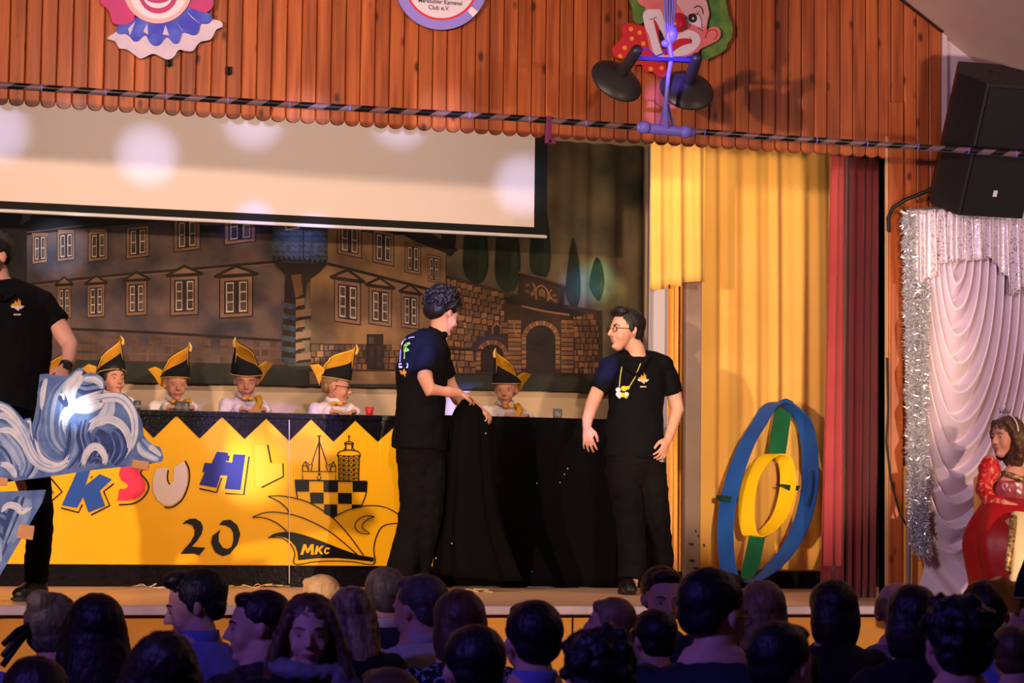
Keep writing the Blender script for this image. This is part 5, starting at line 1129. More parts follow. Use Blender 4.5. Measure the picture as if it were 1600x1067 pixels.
# printing on the back: stem with leaves, white label, gold star
p = Painter(Y2m - .178, .001); lg = mat('lime_print', (150, 190, 60), rough=.6); Sb = lambda q: [(566 + x / 4.446, 420 + y / 4.446) for x, y in q]
p.stroke(lg, Sb([(292, 625), (293, 590), (292, 565)]), 1.3, 1); p.fill(lg, Sb([(283, 560), (290, 530), (305, 515), (328, 508), (333, 522), (318, 530), (306, 545), (320, 555), (325, 568), (308, 575), (290, 578)]), 1, smooth=3)
p.stroke(WHITE, Sb([(262, 645), (268, 560), (280, 510), (305, 485)]), 1.1, 1); p.stroke(WHITE, Sb([(320, 482), (345, 474), (362, 474)]), .9, 1)
p.fill(WHITE, Sb([(254, 654), (318, 656), (318, 688), (254, 688)]), 1); p.fill(K_blk, Sb([(258, 664), (314, 666), (314, 676), (258, 676)]), 2)
p.fill(GOLD, Sb([(258, 702), (280, 712), (292, 690), (298, 710), (310, 718), (300, 730), (298, 755), (288, 735), (266, 730)]), 1)
lay_on(p.mb, ps); p.mb.build('back_print', p.mats, ps, fix=False)
b = MB(); b.tube(pts((656, 698, Y2m), (657, 722, Y2m)), [(.155, .13), (.15, .125)], ref=(1, 0, 0), n=20)
for q, (x0, kx, ax_, fy) in enumerate(((650, 650, 626, Y2m - .05), (668, 668, 652, Y2m + .08))):
    b.tube([at(x0, 722, Y2m), at(kx - 1, 800, Y2m), at((kx + ax_) / 2, 845, Y2m), at(ax_, 885, fy), V((at(ax_, 900, fy).x, fy, ZS + .09))], [(.118, .115), (.10, .10), (.088, .088), (.09, .09), (.088, .09)], n=18, dome=False)
b.build('trousers', TROU, g, remesh=.009, smooth_it=3, disp=(.06, .022))
for ax_, fy in ((626, Y2m - .05), (652, Y2m + .08)):
    A = V((at(ax_, 900, fy).x, fy, ZS)); b = MB(); b.tube([A + V((-.08, 0, .05)), A + V((0, 0, .055)), A + V((.1, .05, .045)), A + V((.17, .08, .035))], [(.045, .045), (.055, .048), (.042, .045), (.032, .04)], ref=(0, 1, 0), n=14); b.build('shoe', BOOT, g, remesh=.008, smooth_it=3)
# ---- left man with short beard
Y1 = 12.4
g = thing('person', V((at(20, 925, Y1).x, Y1, ZS)), 'person with short dark hair and beard at the left edge, holding the wave board', 'person')
Hc = at(-14, 405, Y1); HM = Matrix.Translation(Hc) @ RZ(-52) @ RXm(10)
b = MB(); head_geo(b, HM, 1.14)
b.tube([Hc + V((.02, .03, -.02)), at(-2, 440, Y1), at(4, 462, Y1)], [.06, .062, .072], n=16)
b.tube(pts((4, 455, Y1), (5, 490, Y1), (5, 560, Y1), (5, 620, Y1), (5, 660, Y1)), [(.12, .08), (.18, .11), (.17, .11), (.16, .11), (.16, .11)], ref=(1, 0, 0), n=20)
a1 = pts((72, 482, Y1), (95, 515, Y1 - .02), (110, 540, Y1 - .05), (108, 560, Y1 - .14), (101, 576, Y1 - .2)); b.tube(a1, [.056, .052, .046, .038, .030], n=14)
hand(b, a1[-1], at(92, 606, Y1 - .35) - a1[-1], V((-.3, .8, -.5)), 1.05, side=-1, curl=20)
a2 = pts((-62, 480, Y1), (-90, 540, Y1), (-80, 600, Y1 - .15), (-60, 640, Y1 - .3)); b.tube(a2, [.056, .05, .04, .03], n=14); hand(b, a2[-1], V((.3, -.2, -1)), V((.6, .8, 0)), 1.05, 1, 25)
for q, (kx, ax_, fy) in enumerate(((60, 58, Y1), (-40, -50, Y1 + .1))):
    b.tube([at(32 - q * 55, 700, Y1), at(kx, 800, Y1 - .02), at(ax_, 890, fy), V((at(ax_, 900, fy).x, fy, ZS + .06))], [(.09, .09), (.06, .062), (.04, .042), (.04, .042)], n=14)
b.build('body', SKIN[0], g, remesh=.0058, smooth_it=3)
face_bits(HM, g, 1.14, H_dark); hair_geo('short', HM, 1.14, H_dark, g)
b = MB(); R3 = HM.to_3x3(); P_ = lambda x, y, z: HM @ V((x * 1.14, y * 1.14, z * 1.14)); b.tube([P_(.068, -.01, -.02), P_(.052, -.05, -.07), P_(.0, -.082, -.095), P_(-.052, -.05, -.07), P_(-.068, -.01, -.02)], [(.012, .022)] * 5, n=10); b.build('beard', H_brown, g, remesh=.006, smooth_it=3, disp=(.01, .006))
b = MB()
b.tube(pts((4, 440, Y1 + .01), (5, 460, Y1), (7, 490, Y1), (12, 540, Y1), (6, 600, Y1), (2, 662, Y1)), [(.10, .085), (.20, .12), (.255, .14), (.235, .14), (.225, .14), (.225, .14)], ref=(1, 0, 0), n=24, dome=False)
for q in ((60, 470), (-50, 470)): b.tube(pts((4, 444, Y1 + .02), (q[0] * .5 + 2, 455, Y1 + .01), (q[0], q[1], Y1)), [.06, .065, .07], n=12)
b.ball(at(66, 474, Y1), (.075, .085, .075)); b.ball(at(-56, 474, Y1), (.075, .085, .075)); b.tube(pts((66, 476, Y1), (82, 496, Y1), (90, 507, Y1 - .01)), [(.078, .078), (.074, .076), (.072, .075)], n=16, dome=False); b.tube(pts((-58, 476, Y1), (-80, 510, Y1)), [(.078, .078), (.074, .076)], n=16, dome=False)
ps = b.build('polo_shirt', POLO, g, remesh=.01, smooth_it=4, disp=(.13, .025))
b = MB(); b.tube(pts((34, 442, Y1 + .02), (30, 452, Y1 - .06), (16, 462, Y1 - .12), (4, 470, Y1 - .15), (-4, 462, Y1 - .15), (-20, 446, Y1 - .1)), [(.008, .026)] * 6, n=8); b.build('collar', POLO, ps)
logo(ps, 27, 477, Y1 - .148, 1.0)
A = a1[-1] - (a1[-1] - a1[-2]).normalized() * .02; dW = (a1[-1] - a1[-2]).normalized(); b = MB(); b.tube([A - dW * .014, A + dW * .014], .036, n=18, dome=False); b.box(A + V((-.02, -.045, -.02)), A + V((.02, -.03, .02))); b.build('wristwatch', mat('watch_black', (16, 16, 18), rough=.35), g, bevel=.002)
b = MB(); b.tube(pts((4, 650, Y1), (4, 690, Y1)), [(.19, .13), (.18, .13)], ref=(1, 0, 0), n=20)
for q, (x0, kx, ax_, fy) in enumerate(((34, 60, 58, Y1), (-26, -40, -50, Y1 + .1))):
    b.tube([at(x0, 690, Y1), at((x0 + kx) / 2 + 6, 750, Y1), at(kx + 3, 820, Y1 - .02), at(ax_, 885, fy), V((at(ax_, 900, fy).x, fy, ZS + .085))], [(.13, .125), (.09, .10), (.072, .078), (.066, .068), (.062, .065)], n=18, dome=False)
b.build('trousers', TROU, g, remesh=.009, smooth_it=3, disp=(.06, .018))
for ax_, fy in ((58, Y1), (-50, Y1 + .1)):
    A = V((at(ax_, 900, fy).x, fy, ZS)); b = MB(); b.tube([A + V((0, .0, .19)), A + V((0, .01, .06))], [(.056, .058), (.058, .062)], n=14); b.tube([A + V((.02, .04, .05)), A + V((-.02, -.02, .06)), A + V((-.07, -.10, .045)), A + V((-.10, -.17, .038))], [(.05, .045), (.052, .055), (.05, .042), (.044, .034)], ref=(1, 0, 0), n=14); bo = b.build('boot', BOOT, g, remesh=.008, smooth_it=3)
    b = MB(); b.tube([A + V((.02, .06, .012)), A + V((-.03, -.04, .012)), A + V((-.11, -.19, .012))], [(.05, .013), (.052, .013), (.044, .013)], ref=(1, 0, 0), n=12); b.build('sole', mat('rubber_sole', (40, 38, 38), rough=.7), g)

# ------------------------------------------------------------------ children at the table
def carnival_hat(par, HMx, s, tilt=0, turn=0, mir=1):
    """black and gold folded cap: low black front shell, tall back crest lined with gold, gold wing"""
    T = HMx @ RXm(tilt) @ Matrix.Translation((0, .012 * s, 0)) @ RZ(turn) @ Matrix.Translation((0, -.012 * s, 0)); P = lambda x, y, z: T @ V((x * s * mir, y * s, z * s)); a, c = (.093, .106) if abs(turn) < 20 else (.103, .100); z0 = .062; HMx = T
    def shell(side, H, inner, m, name, th=.004, t0=0.0, t1=1.0, lean_=.0):
        b = MB()
        def f(u, v):
            t = t0 + (t1 - t0) * u; ang = PI * t
            bx = side * a * math.sin(ang); by = .012 + c * math.cos(ang); h = H(t); k = v ** 2.0
            x = bx * (1 - (.80 if H is low else .95) * k); y = by * (1 - .22 * k) - lean_ * k * k
            return P(x * inner, y * inner, z0 - .004 + h * v)
        b.grid(f, 26, 12); return b.build(name, m, par, solid=th)
    low = lambda t: .040 + .095 * t ** 1.2
    high = lambda t: .115 + .125 * t ** .8
    shell(1, low, 1.0, BLACKF, 'cap_side'); cr = shell(-1, high, 1.0, BLACKF, 'cap_crest', lean_=.02); par_, par = par, cr; shell(-1, lambda t: high(t) - .006, .95, GOLD, 'crest_lining', lean_=.02); par = par_; 
    b = MB(); b.tube([P(a * 1.02 * math.cos(q), .012 + c * 1.02 * math.sin(q), z0 - .004) for q in [k * PI / 12 for k in range(24)]], .0028 * s, n=6, closed=True)
    top = []; 
    for k in range(14):
        t = k / 13; ang = PI * t; h = high(t); top.append(P(-a * math.sin(ang) * .2, (.012 + c * math.cos(ang)) * .78 - .02, z0 - .004 + h))
    b.tube(top, .0032 * s, n=6); top = []
    for k in range(14):
        t = k / 13; ang = PI * t; top.append(P(a * math.sin(ang) * .2, (.012 + c * math.cos(ang)) * .78, z0 - .004 + low(t)))
    b.tube(top, .0028 * s, n=6); b.build('piping', PIPING, par)
    tip = P(0, (.012 - c) * .78 - .02, z0 + high(1)); b = MB(); b.tube([tip, tip + (HMx.to_3x3() @ V((0, -.012, -.028))) * s, tip + (HMx.to_3x3() @ V((0, -.008, -.055))) * s], [.004 * s, .010 * s, .012 * s], n=8); b.build('tassel', PIPING, par)
    b = MB(); b.prism([P(x, y, z) for x, y, z in ((.03, .085, .11), (.04, .13, .135), (.03, .185, .12), (.01, .14, .06), (0, .105, .0), (-.01, .09, .06))], (HMx.to_3x3() @ V((.035 * s * mir, 0, 0)))); b.build('gold_wing', GOLD, par, bevel=.004)
def chair(px, Y, zs, lab, grp='chairs behind the long table'):
    x = at(px, 640, Y).x; t = thing('chair', V((x, Y, zs)), lab, 'chair', grp); cm = mat('chair_brown', (58, 40, 36), rough=.5)
    b = MB(); b.box((x - .2, Y - .2, zs + .38), (x + .2, Y + .2, zs + .42)); b.build('seat', cm, t, bevel=.01)
    b = MB(); pr_ = [V((x - .19, Y + .2, zs + .42)), V((x + .19, Y + .2, zs + .42)), V((x + .2, Y + .2, zs + .80))] + [V((x + .2 * math.cos(a), Y + .2, zs + .80 + .06 * math.sin(a))) for a in [k * PI / 10 for k in range(1, 10)]] + [V((x - .2, Y + .2, zs + .80))]
    b.prism(pr_, (0, .02, 0)); b.build('backrest', cm, t, bevel=.004)
    for sx in (-1, 1):
        for sy in (-1, 1): b = MB(); b.tube([V((x + sx * .17, Y + sy * .17, zs + .38)), V((x + sx * .18, Y + sy * .18, zs + .003))], .014, n=8, dome=False); b.build('leg', cm, t)
RIS = 1.38
def kid(hx, hy, Y, yaw, tilt, s, hair, hk, lab, caplab, hat=True, turn=0, mir=1, gl=False, sash=True, armpose=0, hattilt=0, mouth=0, skin=0, closed=False):
    Hc = at(hx, hy, Y); x = Hc.x; g = thing('person', V((x, Y, RIS)), lab, 'person', 'children in carnival caps at the long table')
    HMx = Matrix.Translation(Hc) @ RZ(yaw) @ RXm(tilt); b = MB(); head_geo(b, HMx, s, True, .95)
    zsh = Hc.z - .095 * s; zh = RIS + .44
    b.tube([Hc + V((0, .015, -.03)), V((x, Y + .075, zsh + .04)), V((x, Y + .075, zsh - .01))], [.044 * s, .042 * s, .05 * s], n=14)
    b.tube([V((x, Y + .075, zsh)), V((x, Y + .075, zsh - .06)), V((x, Y + .075, zsh - .2)), V((x, Y + .02, zh))], [(.07, .05), (.115, .07), (.11, .075), (.11, .085)], ref=(1, 0, 0), n=16)
    for q in (-1, 1):
        sh = V((x + q * .125, Y + .075, zsh - .045)); el = V((x + q * .18, Y - .06, zsh - .23)); wr = V((x + q * .08, Y - .26, max(zsh - .21, ztop + .05)))
        b.tube([sh, el, wr], [.036, .032, .022], n=12); hand(b, wr, V((-q * .7, -.6, -.15)), V((0, 0, -1)), .78, side=-q, curl=20)
        b.tube([V((x + q * .07, Y, zh)), V((x + q * .09, Y - .34, zh - .01)), V((x + q * .09, Y - .36, RIS + .2)), V((x + q * .09, Y - .34, RIS + .07))], [.062, .05, .038, .03], n=12)
        b.tube([V((x + q * .09, Y - .31, RIS + .035)), V((x + q * .09, Y - .47, RIS + .03))], [.03, .025], n=10)
    b.build('body', SKIN[1], g, remesh=.0062, smooth_it=3); face_bits(HMx, g, s, hair, closed=closed)
    hair_geo(hk, HMx, s, hair, g, seed=int(hx)); 
    if gl: glasses(HMx, g, s)
    b = MB(); b.tube([V((x, Y + .075, zsh + .012)), V((x, Y + .075, zsh - .03)), V((x, Y + .075, zsh - .10)), V((x, Y + .075, zsh - .25)), V((x, Y + .02, zh - .04))], [(.055, .055), (.13, .078), (.14, .088), (.13, .092), (.135, .1)], ref=(1, 0, 0), n=20, dome=False)
    for q in (-1, 1):
        sh = V((x + q * .12, Y + .075, zsh - .05)); el = V((x + q * .18, Y - .06, zsh - .23)); wr = V((x + q * .09, Y - .24, max(zsh - .21, ztop + .052))); b.tube([sh, el, wr], [.052, .046, .036], n=14)
    ws = b.build('white_shirt', WHITE, g, remesh=.008, smooth_it=3, disp=(.05, .016))
    b = MB(); b.tube([V((x + .058 * math.cos(a), Y + .02 + .058 * math.sin(a), zsh + .022 - .012 * (math.sin(a) < -.5))) for a in [k * PI / 8 for k in range(16)]], [(.018, .005)] * 16, ref=(0, 0, 1), n=8, closed=True); b.build('collar', WHITE, ws)
    b = MB()
    for q in (-1, 1): b.ball(V((x + q * .022, Y - .062, zsh - .01)), (.022, .008, .014), n=10, m=6)
    b.build('bow_tie', GOLD, ws)
    if sash:
        b = MB(); b.tube([V((x + .085, Y + .03, zsh + .012)), V((x + .09, Y - .04, zsh - .03)), V((x + .03, Y - .075, zsh - .12)), V((x - .03, Y - .085, zsh - .22)), V((x - .06, Y - .09, zsh - .3))], [(.022, .005)] * 5, ref=(1, 0, .4), n=8); b.build('sash', GOLD, g)
    b = MB()
    for q in (-1, 1): b.tube([V((x + q * .06, Y, zh)), V((x + q * .09, Y - .33, zh - .005)), V((x + q * .09, Y - .36, RIS + .2)), V((x + q * .09, Y - .35, RIS + .08))], [.08, .065, .052, .045], n=12, dome=False)
    b.ball(V((x, Y + .03, zh - .0)), (.125, .11, .07)); b.build('trousers', TROU, g, remesh=.012, smooth_it=2)
    for q in (-1, 1): b = MB(); b.tube([V((x + q * .09, Y - .30, RIS + .032)), V((x + q * .09, Y - .48, RIS + .03))], [(.036, .03), (.034, .026)], ref=(1, 0, 0), n=12); b.build('shoe', BOOT, g)
    if hat:
        h = thing('carnival_cap', HMx @ V((0, 0, .06)), caplab, 'hat', 'carnival caps on the children'); carnival_hat(h, HMx, s, hattilt, turn, mir)
    return g
KY = 15.45
CB = 'black and gold carnival cap on the '
kid(86, 612, KY + .05, 5, 5, .98, H_brown, 'kid', 'person in a cap mostly hidden behind the forearm of the left man', CB + 'hidden child behind the left forearm', turn=50, mir=-1)
kid(176, 596, KY, 22, -6, 1.0, H_dark, 'kid', 'person with dark fringe, face half hidden by the top of the painted wave', CB + 'child with dark fringe behind the wave', hattilt=-10, sash=False, turn=40, mir=-1)
kid(274, 604, KY, 4, 2, .98, H_blond, 'buzz', 'person with bare forehead and cropped blond hair behind the drinking glasses', CB + 'cropped blond child facing forward', hattilt=-4, turn=55, mir=-1)
kid(385, 598, KY, -10, 12, 1.04, H_brown, 'buzz', 'person looking down, with gold bow tie and gold sash', CB + 'child looking down', closed=True, turn=-50)
kid(524, 606, KY, 76, 8, 1.04, H_lbrown, 'buzz', 'person in side view with dark glasses, talking towards the right', 'large black and gold carnival cap with yellow wing on the child in side view', gl=True, sash=False, mir=-1)
kid(791, 612, KY, -26, 4, 1.0, H_blond, 'buzz', 'person with gold sash between the two standing men, looking left', CB + 'child between the standing men', turn=-40)
for px, lab in ((467, 'brown chair back beside the boy in side view'), (597, 'brown chair back just left of the curly-haired man'), (850, 'brown chair back right of the boy between the standing men')):
    chair(px, KY + .5, RIS, lab)

# ------------------------------------------------------------------ the princess
YQ = 11.25
g = thing('person', V((at(1560, 940, YQ).x, YQ, ZS)), 'person in red princess gown and silver tiara, seated by the white drape', 'person')
Hc = at(1573, 686, YQ); HM = Matrix.Translation(Hc) @ RZ(-74) @ RXm(2); s = .95; x = Hc.x + .06
b = MB(); head_geo(b, HM, s, True, .9); zs_ = at(1580, 738, YQ).z; zh = ZS + .46
b.tube([Hc + V((.03, .01, -.03)), V((x, YQ + .02, zs_ + .03)), V((x, YQ + .02, zs_ - .02))], [.044, .042, .05], n=14)
b.tube([V((x, YQ + .02, zs_ - .01)), V((x, YQ + .02, zs_ - .06)), V((x, YQ + .02, zs_ - .25)), V((x, YQ + .02, zh))], [(.08, .05), (.125, .075), (.10, .07), (.12, .09)], ref=(1, 0, 0), n=16)
armsL = pts((1546, 726, YQ), (1537, 765, YQ - .03), (1548, 784, YQ - .12), (1570, 786, YQ - .2)); b.tube(armsL, [.036, .032, .028, .021], n=12); hand(b, armsL[-1], V((.9, -.2, -.1)), V((0, .2, -1)), .8, 1, 30)
armsR = [V((x + .14, YQ, zs_ - .05)), V((x + .18, YQ - .05, zs_ - .22)), V((x + .1, YQ - .2, zs_ - .22))]; b.tube(armsR, [.036, .032, .022], n=12); hand(b, armsR[-1], V((-.9, -.2, -.1)), V((0, .2, -1)), .8, -1, 30)
for q in (-1, 1): b.tube([V((x + q * .08, YQ, zh)), V((x - .1 + q * .09, YQ - .3, zh)), V((x - .1 + q * .09, YQ - .32, ZS + .08))], [.065, .05, .035], n=12)
b.build('body', SKIN[1], g, remesh=.0058, smooth_it=3); face_bits(HM, g, s, H_brown); hair_geo('girl', HM, s, H_brown, g)
RED = mat('red_brocade', (190, 22, 30), (214, 120, 90), 42, .5, detail=2, contrast=(.52, .62)); RSAT = mat('red_satin', (176, 12, 16), (150, 8, 14), 3, .5, bump=.006, bscale=7, spec=.4); PSAT = mat('rose_satin', (176, 72, 84), (120, 40, 52), 8, .3, spec=.6); CREAM = mat('cream_satin', (226, 200, 150), rough=.5); BRD = mat('gem_braid', (190, 150, 90), (60, 44, 30), 60, .4, metal=.3)
b = MB(); b.tube([V((x, YQ + .02, zs_ - .045)), V((x, YQ + .02, zs_ - .10)), V((x, YQ + .02, zs_ - .2)), V((x, YQ + .01, zh + .04))], [(.13, .085), (.138, .092), (.118, .085), (.14, .11)], ref=(1, 0, 0), n=20, dome=False); b.build('bodice', PSAT, g, remesh=.008, smooth_it=2, disp=(.04, .01))
for A_ in (armsL, armsR):
    b = MB(); d_ = A_[-1] - A_[-2]; b.tube(A_[:-1] + [A_[-1] - d_.normalized() * .03], [.052, .046] + ([.042] if len(A_) == 4 else []) + [.034], n=14); b.ball(A_[0] + V((0, 0, -.03)), (.062, .06, .075)); b.build('sleeve', RED, g, remesh=.008, smooth_it=2, disp=(.02, .01))
b = MB(); nk = [V((x + .085 * math.cos(a), YQ + .0 + .062 * math.sin(a), zs_ - .005 - .035 * (1 - abs(math.cos(a))) * (math.sin(a) < 0))) for a in [k * PI / 12 for k in range(24)]]; b.tube(nk, [(.014, .006)] * 24, ref=(0, 0, 1), n=8, closed=True); b.build('neckline_braid', BRD, g)
# gown: shaped from the photo outline, full skirt over the knees
b = MB(); N3 = 60; rows = [(776, 1548, 1618, .09), (790, 1540, 1630, .13), (806, 1528, 1636, .18), (825, 1519, 1640, .23), (848, 1513, 1640, .26), (875, 1518, 1640, .27), (900, 1524, 1640, .27), (925, 1530, 1640, .27), (937, 1532, 1640, .27)]
ring = []
for i, (y, xl2, xr2, dp) in enumerate(rows):
    A, B = at(xl2, y, YQ - .15), at(xr2, y, YQ - .15); c = (A + B) / 2; hw = (B - A).length / 2
    for j in range(N3):
        a = 2 * PI * j / N3; fo = 1 + (.07 * math.sin(7 * a + i * .2) + .03 * math.sin(11 * a)) * min(1, i / 3); ring.append(V((c.x + hw * fo * math.cos(a), YQ - .1 + dp * fo * math.sin(a) - .05 * min(i, 3) / 3, max(A.z, ZS + .01))))
b.add(ring, [(i * N3 + j, i * N3 + (j + 1) % N3, (i + 1) * N3 + (j + 1) % N3, (i + 1) * N3 + j) for i in range(len(rows) - 1) for j in range(N3)] + [tuple(range(N3))], 0, True)
b.build('gown', RSAT, g, sub=1)
b = MB(); b.tube(pts((1584, 806, YQ - .36), (1582, 830, YQ - .46), (1578, 860, YQ - .52), (1574, 890, YQ - .52)), [(.02, .008)] * 4, ref=(1, 0, 0), n=8); b.build('gown_braid', BRD, g)
b = MB(); b.tube(pts((1600, 806, YQ - .34), (1600, 850, YQ - .48), (1600, 930, YQ - .48)), [(.07, .02), (.08, .02), (.09, .02)], ref=(1, 0, 0), n=10); b.build('front_panel', CREAM, g)
SIL = mat('silver', (210, 205, 215), rough=.2, metal=1.0)
Ph = lambda x_, y_, z_: HM @ V((x_ * s, y_ * s, z_ * s))
ti = thing('tiara', Ph(0, 0, .14), 'small silver tiara with headband on the princess', 'tiara')
b = MB(); b.tube([Ph(.097 * math.cos(a), -.004, .045 + .098 * math.sin(a)) for a in [k * PI / 14 for k in range(15)]], .004, n=8); b.build('headband', mat('white_band', (220, 210, 215), rough=.3), ti)
b = MB()
for k in range(-2, 3):
    b.tube([Ph(k * .013, -.004, .142), Ph(k * .026, -.006, .185 + (.022 if k == 0 else 0 if abs(k) == 2 else .0))], [.004, .0012], n=6); b.ball(Ph(k * .018, -.01, .155), .006, n=8, m=6)
b.build('crown', SIL, ti)
t = thing('chair', V((x + .1, YQ + .1, ZS)), 'chair with a pale wooden back behind the princess', 'chair'); cm = mat('honey_wood', (226, 160, 76), rough=.5)
b = MB(); b.box((x - .18, YQ - .12, ZS + .38), (x + .24, YQ + .24, ZS + .42)); b.build('seat', cm, t, bevel=.01)
b = MB(); a_, c_ = at(1521, 782, YQ + .22), at(1521, 744, YQ + .22); b.box((a_.x, YQ + .2, ZS + .42), (a_.x + .42, YQ + .23, c_.z)); b.build('backrest', cm, t, bevel=.02)
for sx, sy in ((-.16, -.1), (.22, -.1), (-.16, .22), (.22, .22)): b = MB(); b.box((x + sx - .015, YQ + sy - .015, ZS), (x + sx + .015, YQ + sy + .015, ZS + .38)); b.build('leg', cm, t)
# ------------------------------------------------------------------ the audience: seated in the dark hall
def sk(n): return SKIN[n]
A_blue = mat('blue_shirt', (120, 120, 190), (100, 100, 175), 4, .8, bump=.003, bscale=9); A_navy = mat('navy_jacket', (26, 28, 44), (34, 36, 54), 6, .8, bump=.003, bscale=9); A_black = mat('black_knit', (18, 15, 18), (26, 22, 26), 8, .85, bump=.003, bscale=9)
A_pat = mat('grey_patterned_shirt', (66, 58, 56), (34, 28, 30), 40, .8, detail=1); A_dot = mat('dotted_top', (18, 18, 30), (150, 150, 190), 60, .8, detail=1, contrast=(.56, .62)); A_grey = mat('grey_sweater', (130, 122, 140), (104, 98, 116), 50, .9, bump=.004, bscale=60); A_scarf = mat('grey_scarf', (130, 120, 130), (90, 82, 96), 10, .85, bump=.006, bscale=12)
A_wine = mat('wine_top', (70, 20, 34), (54, 14, 28), 6, .85); A_lwhite = mat('pale_shirt', (200, 188, 184), (184, 172, 170), 5, .8, bump=.004, bscale=10)
def guest(px, ytop, D, yaw, tilt, hk, hm, cloth, lab, s=1.0, gl=False, face=False, wide=1.0, brows=None, extra=None, hy=.128, body_yaw=None):
    s *= 1.05 * SIZE.get(px, 1); T0 = atd(px, ytop, D); Hc = T0 - V((0, 0, hy * s)); x, y = Hc.x, Hc.y; zt = Hc.z - .115 * s; k = s * wide
    g = thing('person', V((x, y, 0)), lab, 'person', 'audience in front of the stage')
    Rb = RZ(body_yaw if body_yaw is not None else 180 + (yaw - 180) * .35); Bm = Matrix.Translation((x, y, 0)) @ Rb
    Q = lambda a, c, z: Bm @ V((a, c, z)); sx = Rb.to_3x3() @ V((1, 0, 0))
    HMx = Matrix.Translation(Hc) @ RZ(yaw) @ RXm(tilt); b = MB(); head_geo(b, HMx, s)
    b.tube([Hc + V((0, 0, -.03)), Q(0, .03, zt + .06), Q(0, .03, zt - .01)], [.052 * s, .052 * s, .062 * s], n=14)
    b.tube([Q(0, .03, zt), Q(0, .03, zt - .08), Q(0, .03, zt - .3), Q(0, .03, .50)], [(.09 * k, .06 * k), (.15 * k, .09 * k), (.135 * k, .10 * k), (.15 * k, .11 * k)], ref=sx, n=16)
    for q in (-1, 1):
        b.tube([Q(q * .165 * k, .03, zt - .07), Q(q * .21 * k, -.02, zt - .32), Q(q * .11 * k, -.20, zt - .44)], [.045 * k, .04 * k, .03 * k], n=10)
        hand(b, Q(q * .11 * k, -.20, zt - .44), Rb.to_3x3() @ V((-q * .4, -.9, -.1)), V((0, 0, -1)), .95 * s, side=-q, curl=22)
        b.tube([Q(q * .09, 0, .50), Q(q * .11, -.34, .48), Q(q * .11, -.34, .10)], [.075, .058, .04], n=10); b.tube([Q(q * .11, -.28, .04), Q(q * .11, -.42, .035)], [.036, .03], n=8)
    b.build('body', SKIN[0], g, remesh=.0075, smooth_it=2)
    if face: face_bits(HMx, g, s, brows or hm)
    if gl: glasses(HMx, g, s)
    hair_geo(hk, HMx, s, hm, g, seed=int(px))
    b = MB(); b.tube([Q(0, .03, zt + .02), Q(0, .03, zt - .025), Q(0, .03, zt - .10), Q(0, .03, zt - .3), Q(0, .03, .48)], [(.07 * s, .06 * s), (.15 * k, .085 * k), (.20 * k, .115 * k), (.175 * k, .125 * k), (.18 * k, .13 * k)], ref=sx, n=20, dome=False)
    for q in (-1, 1): b.tube([Q(q * .165 * k, .03, zt - .075), Q(q * .22 * k, -.02, zt - .32), Q(q * .12 * k, -.17, zt - .43)], [.066 * k, .058 * k, .045 * k], n=12)
    tp_ = b.build('top', cloth, g, remesh=.012, smooth_it=3, disp=(.07, .02))
    b = MB()
    for q in (-1, 1): b.tube([Q(q * .08, .02, .49), Q(q * .11, -.34, .48), Q(q * .11, -.34, .08)], [.095, .075, .055], n=12, dome=False)
    b.ball(Q(0, .05, .48), (.17, .13, .08), Rb.to_3x3()); b.build('trousers', TROU, g, remesh=.02, smooth_it=2)
    for q in (-1, 1): b = MB(); b.tube([Q(q * .11, -.27, .042), Q(q * .11, -.44, .038)], [(.045, .04), (.04, .034)], ref=sx, n=10); b.build('shoe', BOOT, g)
    if extra == 'collar':
        b = MB(); b.tube([Q(.062 * math.cos(a) * s, .03 + .058 * math.sin(a) * s, zt + .035) for a in [k_ * PI / 8 for k_ in range(16)]], [(.024, .006)] * 16, ref=(0, 0, 1), n=8, closed=True); b.build('collar', A_lwhite if cloth is A_navy else cloth, tp_)
    if extra == 'scarf':
        b = MB(); b.tube([Q(.085 * math.cos(a), .02 + .08 * math.sin(a), zt + .02 + .02 * math.sin(a)) for a in [k_ * PI / 8 for k_ in range(16)]], [(.03, .04)] * 16, ref=(0, 0, 1), n=10, closed=True); b.tube([Q(.06, -.08, zt), Q(.13, -.12, zt - .15), Q(.15, -.13, zt - .3)], [(.05, .02)] * 3, ref=sx, n=10); b.build('scarf', A_scarf, g, remesh=.008, smooth_it=2, disp=(.02, .01))
    if extra == 'ribbon':
        b = MB(); P = lambda a, c, z: HMx @ V((a, c, z))
        for dz in (0, .03, .055): b.tube([P(.03, .10, .05), P(.07, .17, .02 - dz), P(.11, .20, -.03 - dz * 1.4)], [(.012, .004)] * 3, n=6)
        b.ball(P(.03, .105, .055), (.03, .02, .025)); b.build('hair_ribbon', mat('black_ribbon', (14, 12, 16), rough=.4), g)
    return g
G = guest
SIZE = {86: 1.133, 150: 1.09, 55: 1.114, 255: 0.948, 308: 1.109, 403: 0.942, 484: 0.895, 497: 0.991, 550: 0.887, 601: 1.03, 655: 1.094, 716: 0.995, 740: 1.014, 605: 0.967, 832: 1.041, 952: 0.883, 935: 0.967, 1036: 1.126, 1020: 1.094, 1116: 1.059, 1188: 0.917, 1222: 0.951, 1299: 1.017, 1402: 1.113, 1424: 0.905, 1492: 0.95, 1540: 1.09, 1576: 1.088, 1581: 0.96, 1618: 1.044}
G(86, 928, 8.70, 150, 0, 'bun', H_grey, A_blue, 'person with pinned-up hair and dark ribbons in blue shirt, leftmost in the audience', extra='ribbon')
G(150, 929, 7.96, 180, 4, 'long', H_dark, A_black, 'person with long dark hair seen from behind, lower left', .98)
G(55, 1028, 6.68, 180, 0, 'short', H_dark, A_navy, 'person with only the top of a dark head showing at the bottom left corner')
